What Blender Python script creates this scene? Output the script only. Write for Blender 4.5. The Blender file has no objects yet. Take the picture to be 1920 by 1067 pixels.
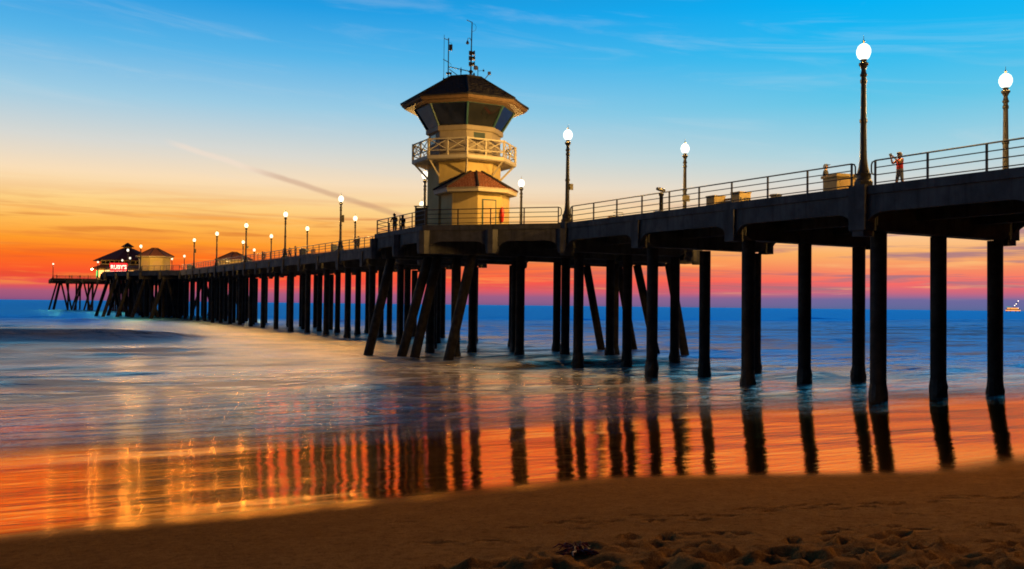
import bpy, bmesh, math, random
import numpy as np
from mathutils import Vector, Matrix
random.seed(7)
rng = np.random.default_rng(11)
SC = bpy.context.scene
COL = SC.collection
R = math.radians

# ------------------------------------------------------------------ frame of the place
CAM_Z = 3.9
TH = math.atan2(930, 1719)                # direction the pier runs, left of the view axis
CT, ST = math.cos(TH), math.sin(TH)
D0 = 31.7                                 # camera to the near lamp line
WID = 9.75                                # near lamp line to far lamp line
BAY = 23.9 / 3
S0 = 27.2
def W(p, s, z=0.0):                       # pier frame (across, along, up) -> world
    q = D0 + p
    return Vector((q * CT - s * ST, q * ST + s * CT, z))
def H(s):                                 # curb top
    return CAM_Z + 5.2 + 0.0088 * (s - S0)
SLOPE = 0.0088
DECK = 0.3                                # the deck lies this far below the curb top

# ------------------------------------------------------------------ camera
cam_d = bpy.data.cameras.new('camera'); cam = bpy.data.objects.new('camera', cam_d); COL.objects.link(cam)
cam_d.sensor_width = 36; cam_d.lens = 36 * 1719 / 1920
cam_d.clip_start = 0.1; cam_d.clip_end = 60000
roll = R(0.66)
cam.matrix_world = Matrix.Translation((0, 0, CAM_Z)) @ Matrix.Rotation(R(90 + 1.29), 4, 'X') @ Matrix.Rotation(roll, 4, 'Z')
SC.camera = cam

# ------------------------------------------------------------------ colour and node helpers
def lin(c):
    return tuple(((v / 255) / 12.92 if v / 255 <= 0.04045 else ((v / 255 + 0.055) / 1.055) ** 2.4) for v in c)
class NT:
    def __init__(self, tree):
        self.t = tree; self.n = tree.nodes; self.l = tree.links
    def node(self, kind, **kw):
        nd = self.n.new(kind)
        for k, v in kw.items(): setattr(nd, k, v)
        return nd
    def put(self, sock, v):
        if isinstance(v, bpy.types.NodeSocket): self.l.new(v, sock)
        elif v is not None:
            if sock.type == 'RGBA' and len(v) == 3: v = (*v, 1)
            sock.default_value = v
    def math(self, op, a, b=None, c=None, clamp=False):
        nd = self.node('ShaderNodeMath', operation=op, use_clamp=clamp)
        self.put(nd.inputs[0], a)
        if b is not None: self.put(nd.inputs[1], b)
        if c is not None: self.put(nd.inputs[2], c)
        return nd.outputs[0]
    def vmath(self, op, a, b=None):
        nd = self.node('ShaderNodeVectorMath', operation=op)
        self.put(nd.inputs[0], a)
        if b is not None: self.put(nd.inputs[1], b)
        return nd.outputs['Value'] if op in ('DOT_PRODUCT', 'LENGTH') else nd.outputs[0]
    def remap(self, v, a, b, c=0.0, d=1.0, smooth=True):
        nd = self.node('ShaderNodeMapRange', interpolation_type='SMOOTHSTEP' if smooth else 'LINEAR')
        nd.clamp = True
        for i, x in enumerate((v, a, b, c, d)): self.put(nd.inputs[i], x)
        return nd.outputs[0]
    def ramp(self, v, stops, interp='LINEAR'):
        nd = self.node('ShaderNodeValToRGB'); cr = nd.color_ramp; cr.interpolation = interp
        while len(cr.elements) > 1: cr.elements.remove(cr.elements[0])
        cr.elements[0].position = stops[0][0]; cr.elements[0].color = (*stops[0][1], 1)
        for pos, col in stops[1:]:
            e = cr.elements.new(pos); e.color = (*col, 1)
        self.put(nd.inputs[0], v)
        return nd.outputs[0]
    def mix(self, f, a, b, blend='MIX'):
        nd = self.node('ShaderNodeMix', data_type='RGBA', blend_type=blend)
        self.put(nd.inputs[0], f); self.put(nd.inputs[6], a); self.put(nd.inputs[7], b)
        return nd.outputs[2]
    def noise(self, vec, scale=1.0, detail=4, rough=0.55, dist=0.0):
        nd = self.node('ShaderNodeTexNoise')
        self.put(nd.inputs['Vector'], vec); nd.inputs['Scale'].default_value = scale
        nd.inputs['Detail'].default_value = detail; nd.inputs['Roughness'].default_value = rough
        nd.inputs['Distortion'].default_value = dist
        return nd.outputs[0]
    def comb(self, x, y, z):
        nd = self.node('ShaderNodeCombineXYZ')
        for i, v in enumerate((x, y, z)): self.put(nd.inputs[i], v)
        return nd.outputs[0]
    def sep(self, v):
        nd = self.node('ShaderNodeSeparateXYZ'); self.put(nd.inputs[0], v); return nd.outputs
    def bump(self, h, strength=0.5, dist=0.1, normal=None):
        nd = self.node('ShaderNodeBump'); nd.inputs['Strength'].default_value = strength
        nd.inputs['Distance'].default_value = dist; self.put(nd.inputs['Height'], h)
        if normal is not None: self.put(nd.inputs['Normal'], normal)
        return nd.outputs[0]

# ------------------------------------------------------------------ sky at dusk
def px_dir(x, y):                         # a sky direction read off the photograph
    v = Vector(((x - 960) / 1719, 1.0, -(y - 533.5) / 1719))
    v = Vector((v.x * math.cos(roll) - v.z * math.sin(roll), v.y, v.x * math.sin(roll) + v.z * math.cos(roll)))
    v = Matrix.Rotation(R(1.29), 3, 'X') @ v
    return v.normalized()
world = bpy.data.worlds.new('World'); SC.world = world; world.use_nodes = True
w = NT(world.node_tree); w.n.clear()
tc = w.node('ShaderNodeTexCoord'); dirv = tc.outputs['Generated']
dx, dy, dz = w.sep(dirv)
up = w.math('MAXIMUM', dz, 0.0)
alt = w.math('SQRT', up)
hl = w.math('SQRT', w.math('ADD', w.math('MULTIPLY', dx, dx), w.math('MULTIPLY', dy, dy)))
sun_az = R(-24)
sunset = (math.sin(sun_az), math.cos(sun_az), 0)
cosaz = w.math('DIVIDE', w.vmath('DOT_PRODUCT', dirv, sunset), w.math('MAXIMUM', hl, 0.001))
def rampstops(lst):
    return [(math.sqrt(max(0, e) / math.hypot(1780, e)), lin(c)) for e, c in lst]
ZEN = [(0.66, lin((0, 92, 160))), (0.8, lin((2, 50, 96))), (1.0, lin((4, 30, 62)))]
left = w.ramp(alt, rampstops([(0, (120, 80, 130)), (16, (170, 90, 122)), (26, (226, 84, 88)), (44, (248, 76, 50)), (80, (255, 112, 28)),
      (108, (255, 156, 44)), (140, (255, 186, 84)), (178, (255, 210, 132)), (228, (250, 222, 184)), (285, (216, 216, 210)),
      (370, (158, 204, 228)), (470, (88, 180, 232)), (565, (36, 156, 226))]) + ZEN)
right = w.ramp(alt, rampstops([(0, (82, 104, 152)), (18, (112, 105, 156)), (32, (208, 104, 124)), (48, (250, 108, 100)), (70, (246, 138, 100)),
      (100, (252, 178, 105)), (135, (252, 200, 145)), (180, (242, 214, 186)), (230, (214, 216, 212)), (285, (168, 211, 224)),
      (380, (100, 198, 232)), (480, (34, 186, 240)), (575, (0, 176, 244))]) + ZEN)
east = w.ramp(alt, [(0, lin((18, 18, 32))), (0.3, lin((22, 21, 38))), (0.56, lin((12, 24, 48))), (0.8, lin((5, 24, 50))), (1.0, lin((4, 24, 50)))])
t_lr = w.remap(cosaz, math.cos(R(44)), math.cos(R(4)), 1.0, 0.0, smooth=False)
base = w.mix(t_lr, left, right)
# thin clouds: long level streaks, seen edge-on towards the horizon
pv = w.comb(w.math('MULTIPLY', dx, 3.0), w.math('MULTIPLY', dy, 3.0), w.math('MULTIPLY', dz, 60.0))
c1 = w.noise(pv, 1.6, 5, 0.6, 0.4)
low = w.remap(dz, 0.008, 0.02, 0, 1); low = w.math('MULTIPLY', low, w.remap(dz, 0.075, 0.13, 1, 0))
f1 = w.math('MULTIPLY', w.math('MULTIPLY', w.remap(c1, 0.48, 0.66, 0, 0.85), w.math('ADD', w.math('MULTIPLY', t_lr, 0.6), 0.4)), low)
dusk = w.mix(t_lr, lin((206, 84, 52)), lin((158, 116, 132)))
base = w.mix(f1, base, dusk)
c2 = w.noise(w.vmath('ADD', pv, (5.1, 2.2, 8.0)), 2.1, 5, 0.6, 0.3)
f2 = w.math('MULTIPLY', w.remap(c2, 0.52, 0.7, 0, 0.5), low)
base = w.mix(f2, base, w.mix(t_lr, lin((255, 165, 60)), lin((255, 205, 130))))
# faint high streaks that fan up to the left
pv3 = w.comb(w.math('ADD', w.math('MULTIPLY', dx, 4.0), w.math('MULTIPLY', dz, 5.0)), w.math('MULTIPLY', dy, 3.0), w.math('ADD', w.math('MULTIPLY', dz, 34.0), w.math('MULTIPLY', dx, 3.0)))
c3 = w.noise(pv3, 1.3, 6, 0.62, 0.8)
f3 = w.math('MULTIPLY', w.remap(c3, 0.5, 0.80, 0, 0.16), w.remap(dz, 0.09, 0.16, 0, 1))
base = w.mix(f3, base, lin((214, 222, 226)))
# a few darker bars in the orange at left
c4 = w.noise(w.vmath('ADD', w.comb(w.math('MULTIPLY', dx, 7.0), dy, w.math('MULTIPLY', dz, 120.0)), (1.7, 0, 3.0)), 1.0, 4, 0.55, 0.2)
f4 = w.math('MULTIPLY', w.remap(c4, 0.56, 0.68, 0, 0.42), w.math('MULTIPLY', w.remap(dz, 0.05, 0.06, 0, 1), w.remap(dz, 0.088, 0.1, 1, 0)))
f4 = w.math('MULTIPLY', f4, w.math('SUBTRACT', 1.0, t_lr))
base = w.mix(f4, base, lin((200, 92, 40)))
# old vapour trail
ca, cb = px_dir(300, 262), px_dir(760, 408)
cn = ca.cross(cb).normalized(); cdir = (cb - ca).normalized()
dist = w.math('ABSOLUTE', w.math('ADD', w.vmath('DOT_PRODUCT', dirv, tuple(cn)), w.math('MULTIPLY', w.math('SUBTRACT', w.noise(dirv, 30, 2), 0.5), 0.004)))
along = w.vmath('DOT_PRODUCT', w.vmath('SUBTRACT', dirv, tuple(ca)), tuple(cdir))
L = (cb - ca).length
fc = w.math('MULTIPLY', w.remap(dist, 0.0008, 0.0045, 1, 0), w.math('MULTIPLY', w.remap(along, 0.0, L * 0.1, 0, 1), w.remap(along, L * 1.0, L * 1.05, 1, 0)))
tcol = w.mix(w.remap(along, L * 0.3, L * 0.5, 0, 1), lin((250, 225, 205)), lin((176, 126, 110)))
base = w.mix(w.math('MULTIPLY', fc, 0.42), base, tcol)
# away from the sunset the sky goes over to night blue
t_e = w.remap(cosaz, math.cos(R(55)), -0.02, 0, 1)
t_e = w.math('MULTIPLY', t_e, w.remap(dz, 0.5, 0.95, 1, 0))
base = w.mix(t_e, base, east)
bg = w.node('ShaderNodeBackground'); w.put(bg.inputs[0], base); bg.inputs[1].default_value = 1.0
wo = w.node('ShaderNodeOutputWorld'); w.l.new(bg.outputs[0], wo.inputs[0])

SC.view_settings.view_transform = 'Standard'; SC.view_settings.look = 'None'
SC.view_settings.exposure = 0.0; SC.view_settings.gamma = 1.0; SC.view_settings.use_curve_mapping = False
SC.render.engine = 'CYCLES'
SC.cycles.use_denoising = True
SC.cycles.sample_clamp_direct = 30.0; SC.cycles.sample_clamp_indirect = 6.0
SC.cycles.max_bounces = 6; SC.cycles.diffuse_bounces = 2; SC.cycles.glossy_bounces = 4; SC.cycles.transparent_max_bounces = 8
SC.cycles.use_light_tree = True; SC.cycles.caustics_reflective = False
SC.cycles.pixel_filter_type = 'BLACKMAN_HARRIS'; SC.cycles.filter_width = 1.8

# ------------------------------------------------------------------ materials
MATS = {}
def principled(name, col, rough=0.7, metal=0.0, var=0.25, scale=3.0, bump=0.0, bscale=20.0, spec=0.5, col2=None, streak=None):
    m = bpy.data.materials.new(name); m.use_nodes = True
    t = NT(m.node_tree); t.n.clear()
    co = t.node('ShaderNodeTexCoord').outputs['Object']
    n1 = t.noise(co, scale, 5, 0.6)
    c2 = col2 or tuple(c * (1 - var) for c in col)
    c = t.mix(t.remap(n1, 0.3, 0.7), col, c2)
    if streak:
        nv = t.noise(t.vmath('MULTIPLY', co, (2.2, 2.2, 0.12)), 2.0, 4, 0.6)
        c = t.mix(t.remap(nv, 0.45, 0.75, 0, 0.7), c, streak)
    b = t.node('ShaderNodeBsdfPrincipled')
    t.put(b.inputs['Base Color'], c); b.inputs['Metallic'].default_value = metal
    t.put(b.inputs['Roughness'], t.remap(n1, 0.2, 0.8, rough * 0.85, min(1, rough * 1.12)))
    b.inputs['Specular IOR Level'].default_value = spec
    if bump:
        t.put(b.inputs['Normal'], t.bump(t.noise(co, bscale, 5, 0.65), bump, 0.02))
    o = t.node('ShaderNodeOutputMaterial'); t.l.new(b.outputs[0], o.inputs[0])
    MATS[name] = m; return m
def emitter(name, col, strength):
    m = bpy.data.materials.new(name); m.use_nodes = True
    t = NT(m.node_tree); t.n.clear()
    e = t.node('ShaderNodeEmission'); t.put(e.inputs[0], col); e.inputs[1].default_value = strength
    o = t.node('ShaderNodeOutputMaterial'); t.l.new(e.outputs[0], o.inputs[0])
    MATS[name] = m; return m
principled('concrete', (0.13, 0.125, 0.125), 0.85, var=0.4, scale=1.3, bump=0.5, bscale=9, streak=(0.045, 0.04, 0.038))
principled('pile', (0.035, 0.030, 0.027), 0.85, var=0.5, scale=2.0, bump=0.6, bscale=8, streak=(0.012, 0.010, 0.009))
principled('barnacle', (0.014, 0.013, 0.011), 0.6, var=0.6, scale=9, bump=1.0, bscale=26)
principled('rail_metal', (0.05, 0.048, 0.05), 0.5, metal=0.3, var=0.3, scale=5)
principled('lamp_metal', (0.055, 0.05, 0.045), 0.5, metal=0.2, var=0.3, scale=6)
principled('asphalt_deck', (0.16, 0.155, 0.15), 0.9, var=0.3, scale=0.8)
principled('cream_wall', (0.60, 0.45, 0.17), 0.75, var=0.12, scale=1.2, bump=0.15, bscale=30, streak=(0.50, 0.36, 0.14))
principled('shaded_wall', (0.36, 0.30, 0.22), 0.75, var=0.12, scale=1.2, bump=0.15, bscale=30, streak=(0.28, 0.23, 0.17))  # cream wall again, with the dimness above the lamps put into its colour
principled('trim_white', (0.56, 0.50, 0.38), 0.6, var=0.1, scale=3)
principled('teal_trim', (0.03, 0.10, 0.10), 0.5, var=0.2, scale=3)
principled('roof_dark', (0.022, 0.018, 0.020), 0.8, var=0.4, scale=4, bump=0.6, bscale=14)
principled('roof_red', (0.26, 0.085, 0.04), 0.8, var=0.5, scale=6, bump=0.4, bscale=24)
principled('roof_maroon', (0.16, 0.035, 0.022), 0.8, var=0.4, scale=2, bump=0.4, bscale=14)
principled('glass_dark', (0.010, 0.012, 0.014), 0.06, var=0.1, spec=0.8)
principled('door_paint', (0.60, 0.42, 0.20), 0.6, var=0.12, scale=2)
principled('dark_metal', (0.02, 0.02, 0.024), 0.5, metal=0.3, var=0.3)
principled('steel', (0.45, 0.45, 0.44), 0.35, metal=0.9, var=0.15)
principled('red_plastic', (0.65, 0.03, 0.015), 0.4, var=0.15)
principled('sign_cream', (0.62, 0.56, 0.36), 0.6, var=0.1)
principled('tan_block', (0.55, 0.42, 0.20), 0.8, var=0.15, scale=5, bump=0.2)
principled('wood', (0.20, 0.12, 0.06), 0.7, var=0.3, scale=4)
principled('bin_dark', (0.035, 0.04, 0.045), 0.6, var=0.3)
principled('blue_paint', (0.04, 0.08, 0.22), 0.5, var=0.2)
principled('skin', (0.50, 0.28, 0.19), 0.55, var=0.1)
principled('hair_brown', (0.05, 0.03, 0.02), 0.6, var=0.3, scale=20)
principled('hair_grey', (0.30, 0.28, 0.26), 0.6, var=0.3, scale=20)
principled('cloth_red', (0.75, 0.03, 0.03), 0.85, var=0.2, scale=12)
principled('cloth_grey', (0.25, 0.26, 0.28), 0.85, var=0.2, scale=12)
principled('cloth_dark', (0.030, 0.028, 0.032), 0.85, var=0.3, scale=12)
principled('cloth_blue', (0.07, 0.10, 0.22), 0.85, var=0.2, scale=12)
principled('cloth_pale', (0.55, 0.53, 0.50), 0.85, var=0.15, scale=12)
principled('cloth_brown', (0.12, 0.06, 0.04), 0.85, var=0.2, scale=12)
principled('weed_red', (0.24, 0.03, 0.015), 0.4, var=0.5, scale=30)
principled('pebble', (0.16, 0.13, 0.10), 0.6, var=0.5, scale=20)
m_ = bpy.data.materials.new('globe_light'); m_.use_nodes = True; t = NT(m_.node_tree); t.n.clear()
e_ = t.node('ShaderNodeEmission'); t.put(e_.inputs[0], (1.0, 0.88, 0.66)); e_.inputs[1].default_value = 0.85
r_ = t.node('ShaderNodeBsdfTransparent'); t.put(r_.inputs[0], (0.95, 0.95, 0.95))
a_ = t.node('ShaderNodeAddShader'); t.l.new(e_.outputs[0], a_.inputs[0]); t.l.new(r_.outputs[0], a_.inputs[1])
o_ = t.node('ShaderNodeOutputMaterial'); t.l.new(a_.outputs[0], o_.inputs[0]); MATS['globe_light'] = m_
emitter('bulb_light', (1.0, 0.60, 0.25), 150)
emitter('neon_red', (1.0, 0.015, 0.015), 3.6)
emitter('neon_letter', (1.0, 0.70, 0.50), 3.0)
emitter('green_room', (0.12, 0.75, 0.16), 1.6)
emitter('yellow_window', (1.0, 0.66, 0.22), 2.2)
emitter('orange_window', (1.0, 0.42, 0.10), 3.0)
emitter('rig_light', (1.0, 0.36, 0.08), 1.6)
emitter('rig_white', (1.0, 0.85, 0.7), 4)
emitter('rig_green', (0.05, 0.6, 0.45), 0.7)
emitter('phone_screen', (0.8, 0.9, 1.0), 1.2)

# ------------------------------------------------------------------ mesh helpers
class MB:
    def __init__(self): self.v = []; self.f = []
    def add(self, vs, fs):
        k = len(self.v); self.v += [tuple(x) for x in vs]; self.f += [tuple(k + i for i in f) for f in fs]; return self
    def box(self, x0, x1, y0, y1, z0, z1, sl=0.0):     # sl: rise in z per unit of y
        q = lambda x, y, z: (x, y, z + sl * y)
        return self.add([q(x0, y0, z0), q(x1, y0, z0), q(x1, y1, z0), q(x0, y1, z0), q(x0, y0, z1), q(x1, y0, z1), q(x1, y1, z1), q(x0, y1, z1)],
                        [(0, 3, 2, 1), (4, 5, 6, 7), (0, 1, 5, 4), (1, 2, 6, 5), (2, 3, 7, 6), (3, 0, 4, 7)])
    def prism(self, poly, z0, z1):                     # poly counter-clockwise; z0/z1 numbers or functions of (x, y)
        n = len(poly); g = lambda z, a: z(*a) if callable(z) else z
        vs = [(a[0], a[1], g(z0, a)) for a in poly] + [(a[0], a[1], g(z1, a)) for a in poly]
        return self.add(vs, [tuple(range(n - 1, -1, -1)), tuple(range(n, 2 * n))] + [(i, (i + 1) % n, n + (i + 1) % n, n + i) for i in range(n)])
    def slab(self, prof, origin, ax, az, nrm, th):     # closed outline in the (ax, az) plane pushed th along nrm
        o, ax, az, nrm = Vector(origin), Vector(ax), Vector(az), Vector(nrm)
        a = [o + ax * u + az * v for u, v in prof]; n = len(prof)
        b = [x + nrm * th for x in a]
        return self.add(a + b, [tuple(range(n)), tuple(range(2 * n - 1, n - 1, -1))] + [(i, n + i, n + (i + 1) % n, (i + 1) % n) for i in range(n)])
    def tube(self, pts, r, n=8, cap=True):
        pts = [Vector(p) for p in pts]; rs = r if isinstance(r, (list, tuple)) else [r] * len(pts)
        k = len(self.v); prev = None
        for i, p in enumerate(pts):
            t = (pts[min(i + 1, len(pts) - 1)] - pts[max(i - 1, 0)]).normalized()
            if prev is None:
                a = Vector((0, 0, 1)) if abs(t.z) < 0.9 else Vector((1, 0, 0))
                u = t.cross(a).normalized()
            else:
                u = (prev - t * prev.dot(t)).normalized()
            prev = u; v = t.cross(u)
            for j in range(n):
                an = 2 * math.pi * j / n
                self.v.append(tuple(p + (u * math.cos(an) + v * math.sin(an)) * rs[i]))
        for i in range(len(pts) - 1):
            for j in range(n):
                a, b = k + i * n + j, k + i * n + (j + 1) % n
                self.f.append((a, b, b + n, a + n))
        if cap:
            self.f.append(tuple(k + j for j in range(n - 1, -1, -1)))
            self.f.append(tuple(k + (len(pts) - 1) * n + j for j in range(n)))
        return self
    def lathe(self, prof, n=12, c=(0, 0), ph=0.0, cap=True):   # prof: (radius, z) from the bottom up
        k = len(self.v)
        for r, z in prof:
            for j in range(n):
                a = ph + 2 * math.pi * j / n
                self.v.append((c[0] + r * math.cos(a), c[1] + r * math.sin(a), z))
        for i in range(len(prof) - 1):
            for j in range(n):
                a, b = k + i * n + j, k + i * n + (j + 1) % n
                self.f.append((a, b, b + n, a + n))
        if cap:
            self.f.append(tuple(k + j for j in range(n - 1, -1, -1)))
            self.f.append(tuple(k + (len(prof) - 1) * n + j for j in range(n)))
        return self
    def mesh(self, name, mat, smooth=False):
        me = bpy.data.meshes.new(name); me.from_pydata(self.v, [], self.f); me.update()
        if mat: me.materials.append(MATS[mat])
        if smooth:
            for q in me.polygons: q.use_smooth = True
            try: me.set_sharp_from_angle(angle=R(38))
            except Exception: pass
        return me
    def build(self, name, mat, parent=None, loc=None, smooth=False):
        return put(name, self.mesh(name, mat, smooth), parent, loc)
def put(name, me, parent=None, loc=None, rotz=0.0):
    o = bpy.data.objects.new(name, me); COL.objects.link(o)
    if parent: o.parent = parent
    if loc is not None: o.location = loc
    if rotz: o.rotation_euler.z = rotz
    return o
def tag(o, label, cat, group=None):
    o['label'] = label; o['category'] = cat
    if group: o['group'] = group
    return o
def thing(name, loc, label, cat, rotz=0.0, group=None):
    o = bpy.data.objects.new(name, None); COL.objects.link(o); o.empty_display_size = 0.3
    o.location = loc; o.rotation_euler.z = rotz
    return tag(o, label, cat, group)
def structure(o, kind='structure'):
    o['kind'] = kind; return o
def copy_tree(o, parent=None):
    c = o.copy(); COL.objects.link(c); c.parent = parent
    for ch in list(o.children): copy_tree(ch, c)
    return c
ORD = ['nearest', 'second', 'third', 'fourth', 'fifth', 'sixth', 'seventh', 'eighth', 'ninth', 'tenth', 'eleventh', 'twelfth', 'thirteenth', 'fourteenth', 'fifteenth', 'sixteenth']

# ------------------------------------------------------------------ beach
def sm(a, b, x):
    t = np.clip((x - a) / (b - a), 0, 1); return t * t * (3 - 2 * t)
def vnoise(x, y, seed):                    # smooth value noise, numpy
    r = np.random.default_rng(seed).random((64, 64))
    xi = np.floor(x).astype(int); yi = np.floor(y).astype(int)
    fx = x - xi; fy = y - yi; fx = fx * fx * (3 - 2 * fx); fy = fy * fy * (3 - 2 * fy)
    g = lambda i, j: r[i % 64, j % 64]
    return (g(xi, yi) * (1 - fx) + g(xi + 1, yi) * fx) * (1 - fy) + (g(xi, yi + 1) * (1 - fx) + g(xi + 1, yi + 1) * fx) * fy - 0.5
def beach_base(s):
    z = -0.03 * (s - 24) + 0.05 * 1.7 * np.logaddexp(0, (24 - s) / 1.7)
    z = np.where(s < -4, 0.080 * 28 + 0.012 * (-4 - s), z)
    return np.where(s > 60, -1.08 - 0.05 * (s - 60), z)
def axis(segs):
    out = []
    for a, b, st in segs: out += list(np.arange(a, b, st))
    return np.array(out + [segs[-1][1]])
def grid_mesh(name, P, S, Z, mat):
    q = D0 + P
    X = q * CT - S * ST; Y = q * ST + S * CT
    n, m = P.shape
    co = np.stack([X, Y, Z], -1).reshape(-1, 3).astype(np.float32)
    idx = np.arange(n * m).reshape(n, m)
    f = np.stack([idx[:-1, :-1], idx[:-1, 1:], idx[1:, 1:], idx[1:, :-1]], -1).reshape(-1, 4).astype(np.int32)
    me = bpy.data.meshes.new(name)
    me.vertices.add(len(co)); me.vertices.foreach_set('co', co.ravel())
    me.loops.add(f.size); me.loops.foreach_set('vertex_index', f.ravel())
    me.polygons.add(len(f)); me.polygons.foreach_set('loop_start', np.arange(0, f.size, 4, dtype=np.int32))
    me.polygons.foreach_set('use_smooth', np.ones(len(f), bool))
    me.update(calc_edges=True); me.validate()
    me.materials.append(mat)
    return me
def ps_nodes(t):
    co = t.node('ShaderNodeNewGeometry').outputs['Position']
    p = t.math('SUBTRACT', t.vmath('DOT_PRODUCT', co, (CT, ST, 0)), D0)
    s = t.vmath('DOT_PRODUCT', co, (-ST, CT, 0))
    return co, p, s

def beach_height(P, S):
    Z = beach_base(S)
    Z = Z + 0.05 * vnoise(P / 9, S / 6, 1) * sm(20, 12, S) + 0.015 * vnoise(P / 1.5, S / 1.5, 2) * sm(14, 9, S)
    wx_ = (D0 + P) * CT - S * ST; wy_ = (D0 + P) * ST + S * CT
    Z = Z + sm(12.5, 15, S) * sm(29, 25, S) * (0.0062 * vnoise(P / 1.2, S / 0.40, 41) + 0.003 * vnoise(P / 0.4, S / 0.18, 42) + 0.026 * vnoise(P / 3.5, S / 1.5, 43))
    edge = 10.7 + 1.4 * vnoise(wx_ / 1.6, wy_ * 0 + 3, 5) + 0.5 * vnoise(wx_ / 0.5, wy_ / 0.5, 6) - 2.6 * sm(1.0, -3.5, wx_)
    churn = sm(edge + 0.25, edge - 0.7, wy_)
    Z = Z + churn * (0.13 * vnoise(P / 0.30, S / 0.30, 3) + 0.10 * vnoise(P / 0.15, S / 0.15, 4) + 0.05 * vnoise(P / 0.7, S / 0.7, 8))
    return Z
BP = axis([(-400, -60, 12), (-60, -42, 0.6), (-42, -9, 0.075), (-9, 60, 0.8), (60, 700, 16)])
BS = axis([(-120, -10, 5), (-10, 4, 0.4), (4, 14, 0.055), (14, 30, 0.09), (30, 130, 3)])
P, S = np.meshgrid(BP, BS)
P = P[::-1]; S = S[::-1]
Z = beach_height(P, S)
def dent(pc, sc, lp, ls, ang, depth):
    global Z
    m = (np.abs(P - pc) < 0.7) & (np.abs(S - sc) < 0.7)
    u = (P[m] - pc) * math.cos(ang) + (S[m] - sc) * math.sin(ang); v = -(P[m] - pc) * math.sin(ang) + (S[m] - sc) * math.cos(ang)
    r2 = (u / lp) ** 2 + (v / ls) ** 2
    Z[m] += -depth * np.exp(-r2 ** 1.5) + depth * 0.35 * np.exp(-((np.sqrt(r2) - 1.5) / 0.35) ** 2)
def dent_xy(x, y, *a): dent(x * CT + y * ST - D0, -x * ST + y * CT, *a)
for k in range(520):                       # churned sand: old footprints on footprints
    x, y = random.uniform(-3.5, 9), random.uniform(7.6, 11.0)
    if x < 0.6 and y > 9.6 + 0.3 * x: continue
    if y > 10.3 and random.random() < 0.6: continue
    dent_xy(x, y, random.uniform(0.07, 0.15), random.uniform(0.05, 0.09), random.uniform(-1.2, 1.2), random.uniform(0.05, 0.11))
for k in range(40):                        # single tracks on the smooth sand
    t = k / 39; dent_xy(0.2 + 9 * t + random.uniform(-.25, .25), 11.4 + 2.1 * t + (k % 2) * 0.3 + random.uniform(-.2, .2), 0.16, 0.06, -0.3 + random.uniform(-.4, .4), random.uniform(0.035, 0.065))
for k in range(34): dent_xy(random.uniform(-2, 9), random.uniform(10.6, 13.6), random.uniform(.05, .2), 0.05, random.uniform(-.4, .4) - 0.4, random.uniform(0.02, 0.05))

sand = bpy.data.materials.new('sand'); sand.use_nodes = True
t = NT(sand.node_tree); t.n.clear()
co, pn, sn = ps_nodes(t)
edge = t.math('ADD', sn, t.math('MULTIPLY', t.math('SUBTRACT', t.noise(t.comb(t.math('MULTIPLY', pn, 0.14), 0.0, 0.0), 1.0, 3, 0.5), 0.5), 1.0))
edge = t.math('ADD', edge, t.remap(pn, -22.8, -16.8, 0, 2.7))
edge = t.math('ADD', edge, t.math('MULTIPLY', t.math('SUBTRACT', t.noise(co, 1.6, 4, 0.6), 0.5), 0.25))
wet = t.remap(edge, 12.6, 14.7)
damp = t.remap(edge, 7.5, 13.6)
g1 = t.noise(co, 75, 3, 0.75); g2 = t.noise(co, 2.2, 5, 0.6); g3 = t.noise(co, 9, 8, 0.82)
dryc = t.mix(t.remap(g2, 0.3, 0.7), (0.52, 0.25, 0.075), (0.42, 0.19, 0.055))
dryc = t.mix(t.remap(g3, 0.3, 0.8, 0, 0.5), dryc, (0.28, 0.13, 0.04))
dampc = t.mix(t.remap(g2, 0.3, 0.7), (0.52, 0.21, 0.05), (0.42, 0.17, 0.04))
sc_ = t.mix(damp, dryc, dampc)
sc_ = t.mix(t.remap(g1, 0.42, 0.66, 0, 0.7), sc_, (0.14, 0.06, 0.02))
sc_ = t.mix(t.remap(g3, 0.46, 0.66, 0, 0.75), sc_, (0.17, 0.075, 0.022))
sc_ = t.mix(t.remap(g1, 0.30, 0.42, 0.3, 0), sc_, (0.75, 0.42, 0.16))
sc_ = t.mix(wet, sc_, (0.12, 0.045, 0.014))
df = t.node('ShaderNodeBsdfDiffuse'); t.put(df.inputs[0], sc_)
hb = t.math('ADD', t.math('MULTIPLY', g3, 1.6), g1)
nb = t.bump(hb, 0.9, 0.02)
t.put(df.inputs['Normal'], nb)
# thin film of water left by the last wave: long low ripples
rip = t.comb(t.math('MULTIPLY', pn, 1.1), t.math('MULTIPLY', sn, 4.2), 0.0)
r1 = t.noise(rip, 1.0, 4, 0.55, 0.3)
r2 = t.noise(t.comb(t.math('MULTIPLY', pn, 5.0), t.math('MULTIPLY', sn, 16.0), 0.0), 1.0, 3, 0.55)
rb = t.bump(t.math('ADD', r1, t.math('MULTIPLY', r2, 0.22)), 0.35, 0.02)
gl = t.node('ShaderNodeBsdfGlossy'); t.put(gl.inputs['Roughness'], t.remap(wet, 0.0, 1.0, 0.2, 0.06)); t.put(gl.inputs['Normal'], rb)
t.put(gl.inputs['Color'], (1, 0.52, 0.18))
fr = t.node('ShaderNodeFresnel'); fr.inputs['IOR'].default_value = 2.8; t.put(fr.inputs['Normal'], rb)
mx = t.node('ShaderNodeMixShader')
t.put(mx.inputs[0], t.math('MULTIPLY', t.math('MULTIPLY', fr.outputs[0], 1.8, clamp=True), t.math('POWER', wet, 1.6)))
t.l.new(df.outputs[0], mx.inputs[1]); t.l.new(gl.outputs[0], mx.inputs[2])
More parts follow.
